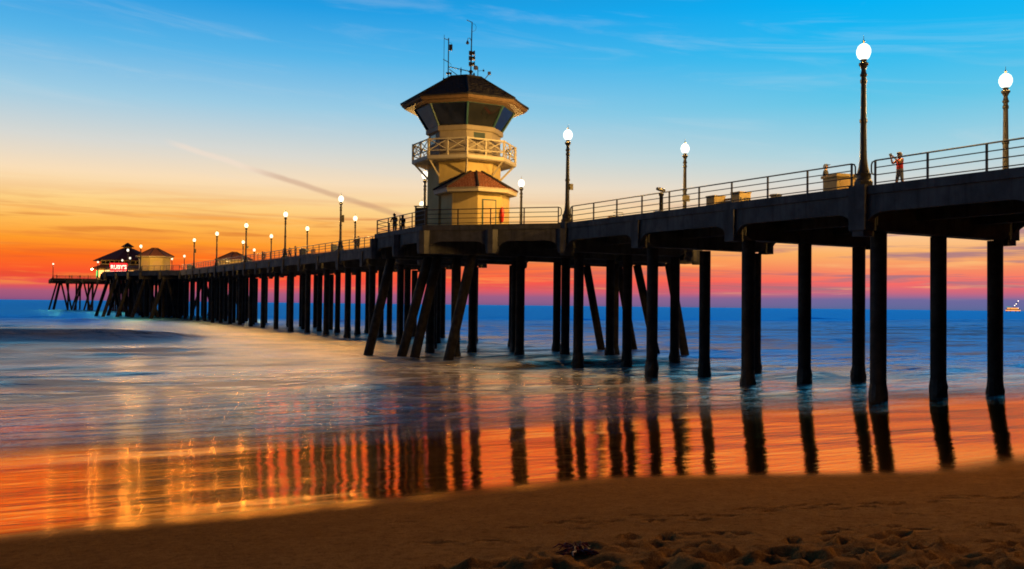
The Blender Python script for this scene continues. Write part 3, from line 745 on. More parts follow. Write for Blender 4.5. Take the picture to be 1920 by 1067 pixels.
cap_m = MB()
for k in range(8): cap_m = MB().tube([oc(4.9, k, 10.0), oc(1.64, k, 11.97)], 0.07, 6); cap_m.build('ridge_cap', 'roof_dark', rf)
sh = MB()
for r_ in range(20):                        # shingle courses, uneven lower edges
    t0 = r_ / 20; Rr = 4.9 + (1.62 - 4.9) * t0; zz = 9.97 + (11.92 - 9.97) * t0
    for k in range(8):
        a, b = Vector(oc(Rr, k, zz)), Vector(oc(Rr, k + 1, zz)); n = max(4, int((b - a).length / 0.28))
        a2, b2 = Vector(oc(Rr - 0.164, k, zz + 0.0975)), Vector(oc(Rr - 0.164, k + 1, zz + 0.0975))
        for j in range(n):
            u0, u1 = (j + 0.04) / n, (j + 0.96) / n; lift = random.uniform(0.012, 0.045)
            q0, q1, q2, q3 = a.lerp(b, u0), a.lerp(b, u1), a2.lerp(b2, u1), a2.lerp(b2, u0)
            sh.add([q0 + Vector((0, 0, lift)), q1 + Vector((0, 0, lift)), q2 + Vector((0, 0, 0.006)), q3 + Vector((0, 0, 0.006)), q0, q1], [(0, 1, 2, 3), (4, 5, 1, 0)])
structure(sh.build('shingles', 'roof_dark', rf), 'stuff')
# balcony
bal = MB().lathe([(3.86, 5.42), (3.98, 5.50), (3.98, 5.74)], 8, ph=PH8).build('balcony', 'trim_white', tw)
MB().lathe([(2.9, 5.745), (3.85, 5.745), (3.85, 5.775), (2.9, 5.775)], 8, ph=PH8).build('balcony_floor', 'wood', bal)
for k in range(8):
    a, b = Vector(oc(3.9, k, 0)), Vector(oc(3.9, k + 1, 0)); u = (b - a).normalized()
    nrm = Vector((u.y, -u.x, 0))
    for z, w_, h_ in ((6.93, 0.05, 0.10), (6.10, 0.035, 0.07)):
        m = MB().slab([(0.0, -h_ / 2), ((b - a).length, -h_ / 2), ((b - a).length, h_ / 2), (0.0, h_ / 2)], a + Vector((0, 0, z)) + nrm * w_, u, (0, 0, 1), nrm * -1, w_ * 2)
        m.build('balcony_rail', 'trim_white', bal)
    for q in (0.0, 0.5):
        c = a.lerp(b, q); r_ = 0.075 if q == 0 else 0.055
        MB().lathe([(r_ * 1.3, 5.55), (r_ * 1.3, 7.0)], 4, c=(c.x, c.y), ph=math.atan2(u.y, u.x) + R(45)).build('balcony_post', 'trim_white', bal)
        d = a.lerp(b, q + 0.5); c2, d2 = c + u * 0.08, d - u * 0.08
        for za, zb in ((6.15, 6.88), (6.88, 6.15)):
            MB().tube([c2 + Vector((0, 0, za)), d2 + Vector((0, 0, zb))], 0.04, 4).build('cross_brace', 'trim_white', bal)
    kp = Vector(oc(2.72, k, 4.35)); kq = Vector(oc(3.75, k, 5.45))
    MB().tube([kp, kq], 0.075, 4).build('balcony_bracket', 'trim_white', tw)
# low extension with the door
HX, HY = -2.3 - TW_P, 60.1 - TW_S
def hc(Rr, k, z): a = PH8 + R(45) * k; return Vector((HX + Rr * math.cos(a), HY + Rr * math.sin(a), z))
MB().lathe([(2.5, 0.0), (2.5, 2.86)], 8, c=(HX, HY), ph=PH8).build('hut_wall', 'cream_wall', tw)
hr = MB().lathe([(2.55, 2.84), (3.02, 2.86), (3.06, 3.08), (3.1, 3.10), (3.1, 3.14), (0.55, 4.55), (0.05, 4.56)], 8, c=(HX, HY), ph=PH8).build('hut_roof', 'trim_white', tw)
sh = MB()
for r_ in range(15):
    t0 = r_ / 15; t1 = (r_ + 1) / 15
    for k in range(8):
        a, b = hc(3.12 + (0.55 - 3.12) * t0, k, 3.145 + 1.41 * t0), hc(3.12 + (0.55 - 3.12) * t0, k + 1, 3.145 + 1.41 * t0)
        a2, b2 = hc(3.12 + (0.55 - 3.12) * t1, k, 3.145 + 1.41 * t1), hc(3.12 + (0.55 - 3.12) * t1, k + 1, 3.145 + 1.41 * t1)
        n = max(3, int((b - a).length / 0.21))
        for j in range(n):
            u0, u1 = (j + 0.05) / n, (j + 0.95) / n; lift = random.uniform(0.02, 0.06)
            q0, q1, q2, q3 = a.lerp(b, u0), a.lerp(b, u1), a2.lerp(b2, u1), a2.lerp(b2, u0)
            sh.add([q0 + Vector((0, 0, lift)), q1 + Vector((0, 0, lift)), q2 + Vector((0, 0, 0.015)), q3 + Vector((0, 0, 0.015)), q0, q1], [(0, 1, 2, 3), (4, 5, 1, 0)])
structure(sh.build('shingles', 'roof_red', hr), 'stuff')
for k in range(8): MB().tube([hc(3.12, k, 3.2), hc(0.56, k, 4.6)], 0.075, 6).build('hip_tile', 'roof_dark', hr)
# faces are numbered by their left corner; the door face looks along -45 degrees (towards shore and camera)
def face_frame(cfun, Rr, k):
    a, b = cfun(Rr, k, 0), cfun(Rr, k + 1, 0)
    a, b = Vector(a), Vector(b); u = (b - a).normalized(); return (a + b) / 2, u, Vector((u.y, -u.x, 0))
def face_panel(parent, name, mat, frame, u0, u1, z0, z1, out, th=0.05):
    c, u, nr = frame
    return MB().slab([(u0, z0), (u1, z0), (u1, z1), (u0, z1)], c + nr * out, u, (0, 0, 1), nr * -1, th).build(name, mat, parent)
fd = face_frame(hc, 2.5, 5)
dr = face_panel(tw, 'door', 'door_paint', fd, -0.52, 0.42, 0.02, 2.28, 0.045, 0.06)
face_panel(dr, 'door_frame', 'teal_trim', fd, -0.60, -0.525, 0.0, 2.36, 0.06, 0.08)
face_panel(dr, 'door_frame', 'teal_trim', fd, 0.425, 0.50, 0.0, 2.36, 0.06, 0.08)
face_panel(dr, 'door_frame', 'teal_trim', fd, -0.523, 0.423, 2.285, 2.36, 0.06, 0.08)
hd = fd[0] + fd[2] * 0.05 + fd[1] * 0.32 + Vector((0, 0, 1.02))
MB().tube([hd, hd + fd[2] * 0.07, hd + fd[2] * 0.08 - fd[1] * 0.13], 0.018, 6).build('door_handle', 'steel', dr)
fu = face_frame(oc and (lambda Rr, k, z: oc(Rr, k, z)), 2.74, 5)
vt = face_panel(tw, 'louvre_vent', 'teal_trim', fu, -0.45, 0.45, 7.2, 7.6, 0.03, 0.06)
for j in range(5): face_panel(vt, 'louvre_blade', 'dark_metal', fu, -0.41, 0.41, 7.23 + j * 0.075, 7.27 + j * 0.075, 0.045, 0.012)
fu4 = face_frame(lambda Rr, k, z: oc(Rr, k, z), 2.74, 3)
face_panel(tw, 'side_window', 'glass_dark', fu4, -0.55, 0.35, 6.9, 7.55, 0.03, 0.05)
# things fixed on and around the tower
def TWL(x, y, z): v = Vector((x * CT - y * ST, x * ST + y * CT, 0)); b = W(TW_P, TW_S, Z0); return b + v + Vector((0, 0, z))
TB = W(TW_P, TW_S, Z0)
def sky_thing(name, dx_, dy_, z, label, cat): return thing(name, TB + Vector((dx_, dy_, z)), label, cat)
RT = 12.09
ma_ = sky_thing('antenna_mast', -1.32, 0.0, 11.9, 'left antenna mast with whip aerial and panel on the tower roof', 'antenna')
MB().tube([(0, 0, 0), (0, 0, 3.35)], 0.045, 6).build('pole', 'dark_metal', ma_)
MB().tube([(-0.34, 0, 0.15), (-0.34, 0, 3.6)], 0.018, 5).build('whip_aerial', 'dark_metal', ma_)
MB().tube([(0, 0, 3.2), (-0.36, 0, 3.32)], 0.03, 5).tube([(0, 0, 1.5), (-0.4, 0, 1.72)], 0.03, 5).tube([(0, 0, 0.2), (-0.35, 0, 0.1)], 0.025, 5).build('arm', 'dark_metal', ma_)
MB().box(0.05, 0.30, -0.06, 0.06, 2.4, 2.85).build('panel_antenna', 'dark_metal', ma_)
MB().lathe([(0.06, 0.0), (0.07, 0.1), (0.07, 0.2), (0.04, 0.3)], 8, c=(-0.34, 0)).build('aerial_base', 'dark_metal', ma_)
MB().box(-0.16, 0.26, -0.1, 0.1, 0.58, 0.70).build('mount_block', 'dark_metal', ma_)
MB().tube([(0.05, 0, 1.15), (1.75, 0, 0.78)], 0.035, 6).tube([(0.08, 0, 0.95), (1.35, 0, 0.05)], 0.03, 6).tube([(0.15, 0, 0.6), (0.55, 0, 0.0)], 0.03, 6).build('stay', 'dark_metal', ma_)
MB().tube([(0, 0, 3.05), (0.22, 0, 2.95), (0.25, 0, 2.86)], 0.012, 5).tube([(0.0, 0, 1.5), (0.2, 0, 1.35), (0.22, 0, 1.15), (0.05, 0, 1.05)], 0.012, 5).build('cable', 'dark_metal', ma_)
mb_ = sky_thing('siren_mast', 0.40, 0.1, RT, 'tallest mast on the tower roof with stacked horn loudspeakers', 'mast')
MB().tube([(0, 0, 0), (0, 0, 1.0), (0.05, 0, 4.45)], [0.07, 0.06, 0.04], 6).build('pole', 'dark_metal', mb_)
MB().tube([(0.05, 0, 4.42), (-0.36, 0, 4.6)], 0.03, 5).build('arm', 'dark_metal', mb_)
MB().tube([(0.05, 0, 4.32), (0.28, 0, 4.28), (0.38, 0, 4.05), (0.3, 0, 3.8), (0.05, 0, 3.68)], 0.012, 5, cap=False).build('cable', 'dark_metal', mb_)
for z, s_ in ((2.05, 1.0), (1.65, 1.05), (1.2, 1.0)):
    hn = MB().box(-0.16 * s_, 0.10, -0.14, 0.14, z - 0.14, z + 0.14)
    hn.slab([(0.10, -0.06), (0.30 * s_, -0.17), (0.30 * s_, 0.17), (0.10, 0.06)], (0, -0.17, z), (1, 0, 0), (0, 0, 1), (0, 1, 0), 0.34)
    hn.build('horn_speaker', 'dark_metal', mb_)
cc = MB().tube([(0.0, 0, 3.0), (-0.1, 0, 3.2), (-0.24, 0, 3.2), (-0.28, 0, 3.0)], 0.025, 6).build('camera_arm', 'dark_metal', mb_)
MB().lathe([(0.05, 2.72), (0.11, 2.76), (0.13, 2.82), (0.05, 3.0), (0.03, 3.02)], 8, c=(-0.28, 0)).build('dome_camera', 'dark_metal', mb_)
MB().lathe([(0.15, 0.55), (0.18, 0.62), (0.12, 0.72)], 8).tube([(0, 0, 0.6), (-0.35, 0, 0.0)], 0.03, 5).tube([(0, 0, 0.6), (0.32, 0, 0.0)], 0.03, 5).build('mast_foot', 'dark_metal', mb_)
wv = sky_thing('weather_station', 0.95, -0.1, RT, 'small weather vane and drum sensor on the tower roof', 'weather station')
MB().tube([(0, 0, 0), (0, 0, 0.95)], 0.03, 6).build('pole', 'dark_metal', wv)
MB().lathe([(0.12, 0.72), (0.17, 0.76), (0.17, 0.98), (0.12, 1.02)], 10, c=(-0.17, 0)).build('drum_sensor', 'steel', wv)
MB().tube([(0, 0, 0.62), (0.42, 0, 0.68)], 0.015, 5).box(0.36, 0.5, -0.01, 0.01, 0.6, 0.72).tube([(0.42, 0, 0.55), (0.42, 0, 0.82)], 0.012, 5).build('vane', 'dark_metal', wv)
MB().lathe([(0.07, 0.0), (0.08, 0.35), (0.05, 0.5)], 8, c=(-0.3, 0.1)).build('canister', 'dark_metal', wv)
fl = sky_thing('floodlight', 1.42, -0.1, 12.02, 'small floodlight on an angled arm at the right of the tower roof', 'floodlight')
MB().tube([(0, 0, 0.0), (0.36, 0, 0.45)], 0.03, 6).build('arm', 'dark_metal', fl)
MB().box(0.28, 0.52, -0.1, 0.1, 0.42, 0.64).build('lamp_head', 'steel', fl)
sb_ = sky_thing('aerial_stub', -0.35, 0.0, RT, 'short stubby aerial between the two roof masts', 'antenna')
MB().lathe([(0.12, 0.0), (0.12, 0.18), (0.05, 0.2)], 8).build('foot', 'dark_metal', sb_)
MB().lathe([(0.035, 0.2), (0.035, 0.55), (0.06, 0.56), (0.05, 0.72), (0.01, 0.95)], 6).build('aerial', 'dark_metal', sb_)
rc = Vector(oc(3.95, 6, 6.2))
cv = thing('security_camera', TWL(rc.x, rc.y, 6.25) + Vector((0.1, 0, 0)), 'small dome camera hanging off the right end of the balcony', 'camera')
MB().tube([(0, 0, 0), (0.22, 0, 0.12), (0.3, 0, 0.05), (0.3, 0, -0.08)], 0.022, 6).build('arm', 'dark_metal', cv)
MB().lathe([(0.03, -0.34), (0.11, -0.28), (0.12, -0.18), (0.06, -0.08)], 8, c=(0.3, 0)).build('dome', 'steel', cv)
# red rescue buoy hung by the door
fb_ = face_frame(hc, 2.5, 6)
rb_p = fd[0] + fd[1] * 0.93 + fd[2] * 0.13
rb = thing('rescue_buoy', TWL(rb_p.x, rb_p.y, 0.75), 'red rescue float hung on the hut wall right of the door', 'rescue float', TH)
MB().tube([(0, 0, 0.0), (0, 0, 0.10), (0, 0, 0.55), (0, 0, 1.0), (0, 0, 1.12)], [0.05, 0.12, 0.15, 0.12, 0.05], 10).build('float_body', 'red_plastic', rb, smooth=True)
MB().tube([(0, 0.02, 1.1), (0.12, 0, 1.25), (0.2, 0, 0.9), (0.17, 0, 0.3), (0.1, 0, 0.08)], 0.015, 5).build('tow_rope', 'trim_white', rb)
# dark cabinet in front of the tower's left side
kb = thing('notice_board', W(-5.6, 62.4, Z0), 'tall dark notice board standing left of the tower base', 'notice board', TH - R(40))
for x in (-0.42, 0.42): MB().box(x - 0.05, x + 0.05, -0.06, 0.06, 0, 2.05).build('post', 'dark_metal', kb)
MB().box(-0.365, 0.365, -0.05, 0.05, 0.25, 1.98).build('board', 'bin_dark', kb)
MB().box(-0.52, 0.52, -0.14, 0.14, 2.055, 2.12).build('board_roof', 'dark_metal', kb)

# ------------------------------------------------------------------ pavilions and restaurant at the far end
def pavilion(name, p, s, label, Rw, zw, ztop, lit):
    t_ = thing(name, W(p, s, H(s) - DECK), label, 'pavilion', TH)
    c8 = lambda Rr, k, z: oc(Rr, k, z)
    MB().lathe([(Rw, 0), (Rw, zw)], 8, ph=PH8).build('wall', 'cream_wall', t_)
    MB().lathe([(Rw + 0.1, zw - 0.1), (Rw + 0.75, zw), (Rw + 0.8, zw + 0.22), (Rw + 0.3, zw + 0.3)], 8, ph=PH8).build('eave_board', 'trim_white', t_)
    r_ = MB().lathe([(Rw + 0.9, zw + 0.2), (Rw + 0.9, zw + 0.28), (0.9, ztop - 0.25), (0.85, ztop), (0.1, ztop + 0.05)], 8, ph=PH8).build('roof', 'roof_red', t_)
    for k in range(8):
        MB().tube([c8(Rw + 0.9, k, zw + 0.3), c8(0.88, k, ztop - 0.2)], 0.09, 5).build('hip_tile', 'roof_dark', r_)
        fr_ = face_frame(c8, Rw, k); c, u, nr = fr_
        hw = Rw * 0.24; pr = [(-hw, 1.0), (hw, 1.0), (hw, zw * 0.62)] + [(hw * math.cos(a), zw * 0.62 + 0.5 * math.sin(a)) for a in np.linspace(0.3, math.pi - 0.3, 7)] + [(-hw, zw * 0.62)]
        wd = MB().slab(pr, c + nr * 0.03, u, (0, 0, 1), nr * -1, 0.06).build('arched_window', 'door_paint' if lit else 'glass_dark', t_)
        MB().slab([(-hw - .1, 0.88), (hw + .1, 0.88), (hw + .1, 0.98), (-hw - .1, 0.98)], c + nr * 0.1, u, (0, 0, 1), nr * -1, 0.12).build('window_sill', 'trim_white', wd)
    return t_
pav = pavilion('pavilion', -1.9, 239.5, 'cream octagonal pavilion with brown hipped roof right of the restaurant', 3.75, 3.9, 6.3, True)
pav2 = pavilion('pavilion', 17.0, 239.0, 'low-looking pavilion on the far side, its roof behind the railing', 3.9, 3.7, 6.0, True)
tb_ = MB().box(-0.5, 0.5, -0.06, 0.06, 0, 0.12).build('light_strip', 'yellow_window', pav2, (-2.3, -4.2, 3.3))
RS_P, RS_S = 8.5, 408.0
rs = thing('restaurant', W(RS_P, RS_S, H(RS_S) - DECK), 'two-storey restaurant with wide hipped roof and cupola at the end of the pier', 'restaurant', TH)
MB().lathe([(12.2, 0), (12.2, 4.7)], 8, ph=PH8).build('lower_wall', 'cream_wall', rs)
MB().lathe([(12.3, 4.9), (14.4, 4.7), (14.4, 4.9), (11.2, 6.2)], 8, ph=PH8).build('skirt_roof', 'roof_red', rs)
MB().lathe([(11.0, 6.1), (11.0, 8.0)], 8, ph=PH8).build('upper_wall', 'cream_wall', rs)
rr_ = MB().lathe([(11.2, 8.0), (13.7, 7.9), (13.7, 8.1), (2.2, 13.3), (1.6, 13.35)], 8, ph=PH8).build('roof', 'roof_maroon', rs)
MB().lathe([(1.7, 13.2), (1.7, 14.0)], 8, ph=PH8).build('cupola', 'cream_wall', rr_)
MB().lathe([(2.6, 13.9), (2.65, 14.0), (0.3, 15.6), (0.05, 15.65)], 8, ph=PH8).build('cupola_roof', 'roof_dark', rr_)
for k in range(8):
    for (Rr, z0, z1, mats, nw) in ((11.0, 6.55, 7.7, 'glass_dark', 4), (12.2, 1.0, 3.9, 'yellow_window', 3)):
        fr_ = face_frame(lambda q, kk, z: oc(q, kk, z), Rr, k); c, u, nr = fr_
        ww = 2 * Rr * math.sin(PH8) / nw
        for j in range(nw):
            x = (j - (nw - 1) / 2) * ww; m = mats
            if Rr > 12: m = ['yellow_window', 'orange_window', 'glass_dark'][(k * 3 + j) % 3]
            if Rr > 12 and k == 3: m = ['green_room', 'green_room', 'green_room'][j]
            if Rr > 12 and k == 4: m = ['orange_window', 'yellow_window', 'green_room'][j]
            wd = MB().slab([(x - ww * .4, z0), (x + ww * .4, z0), (x + ww * .4, z1), (x - ww * .4, z1)], c + nr * 0.06, u, (0, 0, 1), nr * -1, 0.1).build('window', m, rs)
            MB().slab([(x - ww * .45, z0 - .15), (x + ww * .45, z0 - .15), (x + ww * .45, z0 - .02), (x - ww * .45, z0 - .02)], c + nr * 0.15, u, (0, 0, 1), nr * -1, 0.14).build('window_sill', 'trim_white', wd)
# outdoor bulbs under the skirt roof
for k, (kk, f) in enumerate([(3, 0.15), (3, 0.5), (4, 0.85)]):
    a, b = Vector(oc(14.2, kk, 4.45)), Vector(oc(14.2, kk + 1, 4.45)); c = a.lerp(b, f)
    MB().lathe([(0.05, -0.2), (0.24, -0.1), (0.24, 0.1), (0.05, 0.2)], 8).build('eave_lamp', 'bulb_light', rs, c)
# red neon sign
ns = thing('neon_sign', W(-4.5, 330.0, H(330) - DECK), 'glowing red neon sign with pale letters in front of the restaurant', 'sign', 0)
sgx, sgz = 5.8, 1.2
for x in (0.4, 5.4): MB().box(x - .1, x + .1, 0.12, 0.32, 0, 1.3).build('post', 'dark_metal', ns)
MB().box(0, sgx, 0, 0.25, sgz, sgz + 3.6).build('sign_panel', 'neon_red', ns)
def text_obj(txt, size, loc, rot, mat, parent, name='lettering', th=0.02, sx=1.0):
    cu = bpy.data.curves.new(name, 'FONT'); cu.body = txt; cu.size = size; cu.extrude = th; cu.align_x = 'CENTER'; cu.offset = size * 0.02
    o_ = bpy.data.objects.new(name, cu); COL.objects.link(o_)
    bpy.context.view_layer.update()
    me = bpy.data.meshes.new_from_object(o_.evaluated_get(bpy.context.evaluated_depsgraph_get()))
    bpy.data.objects.remove(o_); bpy.data.curves.remove(cu)
    me.materials.clear(); me.materials.append(MATS[mat])
    o_ = put(name, me, parent, loc); o_.rotation_euler = rot; o_.scale = (sx, 1, 1)
    return o_
text_obj("RUBY'S", 1.7, (2.9, -0.05, sgz + 1.75), (R(90), 0, 0), 'neon_letter', ns)
text_obj("SURF CITY DINER", 0.72, (2.9, -0.05, sgz + 0.6), (R(90), 0, 0), 'neon_letter', ns, sx=0.95)

# ------------------------------------------------------------------ deck furniture
def deck(p, s): return W(p, s, H(s) - DECK)
# slatted litter cabinet beside the tallest lamp
lb = thing('litter_cabinet', deck(1.25, 29.55), 'square tan litter cabinet on the deck left of the tallest lamp', 'litter bin', TH - R(12))
MB().box(-0.56, 0.56, -0.52, 0.52, 0.08, 1.04).build('cabinet_body', 'tan_block', lb)
MB().box(-0.63, 0.63, -0.59, 0.59, 1.04, 1.16).build('lid', 'tan_block', lb)
MB().box(-0.5, 0.5, -0.46, 0.46, 0.0, 0.08).build('plinth', 'bin_dark', lb)
MB().box(-0.40, 0.40, -0.545, -0.52, 0.2, 0.92).build('door_panel', 'door_paint', lb)
# HB block bench
hb_ = thing('block_bench', deck(1.1, 36.9), 'low bench between two tan blocks, right block marked with letters', 'bench', TH - R(90))
for x in (-0.95, 0.98):
    bl = MB().box(x - 0.32, x + 0.32, -0.38, 0.38, 0, 0.92).build('end_block', 'tan_block', hb_)
    MB().box(x - 0.35, x + 0.35, -0.41, 0.41, 0.921, 0.97).build('block_cap', 'tan_block', bl)
for j in range(4): MB().box(-0.62, 0.65, -0.34 + j * 0.17, -0.20 + j * 0.17, 0.46, 0.52).build('seat_slat', 'wood', hb_)
for j in range(2): MB().box(-0.62, 0.65, 0.30, 0.35, 0.56 + j * 0.14, 0.67 + j * 0.14).build('back_slat', 'wood', hb_)
text_obj('HB', 0.58, (1.301, 0.0, 0.26), (R(90), 0, R(90)), 'bin_dark', hb_)
# coin binocular viewer
bv = thing('binocular_viewer', deck(0.9, 42.3), 'coin binocular viewer on a dark post behind the railing', 'viewer', TH)
MB().lathe([(0.22, 0.0), (0.22, 0.06), (0.12, 0.10), (0.11, 1.35), (0.15, 1.40), (0.15, 1.48), (0.08, 1.52)], 10).build('column', 'dark_metal', bv, smooth=True)
MB().tube([(-0.05, 0, 1.5), (-0.05, 0, 1.66)], 0.025, 6).tube([(0.07, 0, 1.5), (0.07, 0, 1.66)], 0.025, 6).build('yoke', 'steel', bv)
MB().tube([(-0.24, 0.02, 1.75), (-0.18, 0.02, 1.75), (0.1, 0.02, 1.71), (0.26, 0.02, 1.68)], [0.06, 0.11, 0.11, 0.08], 10).build('viewer_head', 'steel', bv, smooth=True)
MB().tube([(-0.30, 0.02, 1.76), (-0.24, 0.02, 1.755)], 0.09, 10).build('hood', 'dark_metal', bv)
MB().lathe([(0.45, 0.42), (0.45, 0.47)], 14).build('step_ring', 'steel', bv)
for k in range(4):
    a = R(45 + 90 * k); MB().tube([(0.4 * math.cos(a), 0.4 * math.sin(a), 0.42), (0.4 * math.cos(a), 0.4 * math.sin(a), 0.0)], 0.02, 5).build('step_leg', 'steel', bv)
# drinking fountain
df_ = thing('drinking_fountain', deck(3.7, 36.1), 'small bowl-shaped drinking fountain seen through the railing', 'drinking fountain', TH)
MB().lathe([(0.16, 0), (0.14, 0.1), (0.09, 0.3), (0.09, 0.85)], 8).build('pedestal', 'tan_block', df_)
MB().lathe([(0.10, 0.84), (0.28, 0.93), (0.34, 1.02), (0.34, 1.06), (0.26, 1.03), (0.1, 0.98)], 12).build('bowl', 'steel', df_, smooth=True)
# cleaning table
ct = thing('cleaning_table', deck(4.6, 51.8), 'low red-sided cleaning table on the deck right of the tower lamp', 'table', TH - R(30))
MB().box(-0.75, 0.75, -0.4, 0.4, 0.98, 1.06).build('table_top', 'steel', ct)
MB().box(-0.70, 0.70, -0.36, 0.36, 0.72, 0.975).build('apron', 'red_plastic', ct)
for x in (-0.66, 0.66):
    for y in (-0.32, 0.32): MB().box(x - 0.04, x + 0.04, y - 0.04, y + 0.04, 0, 0.72).build('leg', 'dark_metal', ct)
MB().tube([(0.3, 0.2, 1.06), (0.3, 0.2, 1.32), (-0.35, 0.2, 1.36)], 0.03, 6).build('tap', 'steel', ct)
# bins and bench further out
def bin_(p, s, label, sc=1.0, mat='bin_dark'):
    b = thing('litter_bin', deck(p, s), label, 'litter bin', TH)
    MB().lathe([(0.30 * sc, 0), (0.34 * sc, 0.05), (0.36 * sc, 1.0), (0.38 * sc, 1.02), (0.38 * sc, 1.1)], 10).build('drum', mat, b, smooth=True)
    MB().lathe([(0.39 * sc, 1.1), (0.36 * sc, 1.22), (0.2 * sc, 1.36), (0.05, 1.38)], 10).build('dome_lid', mat, b, smooth=True)
bin_(0.9, 117.4, 'dark domed litter bin left of the deck bench, beyond the tower', 1.25)
bin_(0.5, 203.0, 'dark litter bin by the railing right of the cream pavilion', 1.6)
bn = thing('deck_bench', deck(1.0, 114.2), 'slatted bench on the deck beside the dark domed bin', 'bench', TH - R(90))
for j in range(4): MB().box(-0.95, 0.95, -0.3 + j * 0.15, -0.17 + j * 0.15, 0.46, 0.51).build('seat_slat', 'wood', bn)
for j in range(4): MB().box(-0.95, 0.95, 0.31, 0.35, 0.58 + j * 0.15, 0.70 + j * 0.15).build('back_slat', 'wood', bn)
for x in (-0.8, 0.8): MB().box(x - .04, x + .04, -0.28, 0.30, 0, 0.455).box(x - .04, x + .04, 0.355, 0.40, 0, 1.15).build('leg', 'dark_metal', bn)
cr = thing('newspaper_rack', deck(0.9, 104.0), 'low rack box behind the railing, two sections beyond the tower', 'rack', TH)
MB().box(-0.3, 0.3, -0.35, 0.35, 0.35, 1.1).build('box', 'bin_dark', cr)
MB().slab([(-0.3, 1.101), (0.3, 1.101), (0.3, 1.15), (-0.3, 1.3)], (0, -0.35, 0), (1, 0, 0), (0, 0, 1), (0, 1, 0), 0.7).build('hood', 'bin_dark', cr)
for x in (-0.25, 0.25):
    for y in (-0.3, 0.3): MB().box(x - .03, x + .03, y - .03, y + .03, 0, 0.35).build('leg', 'dark_metal', cr)

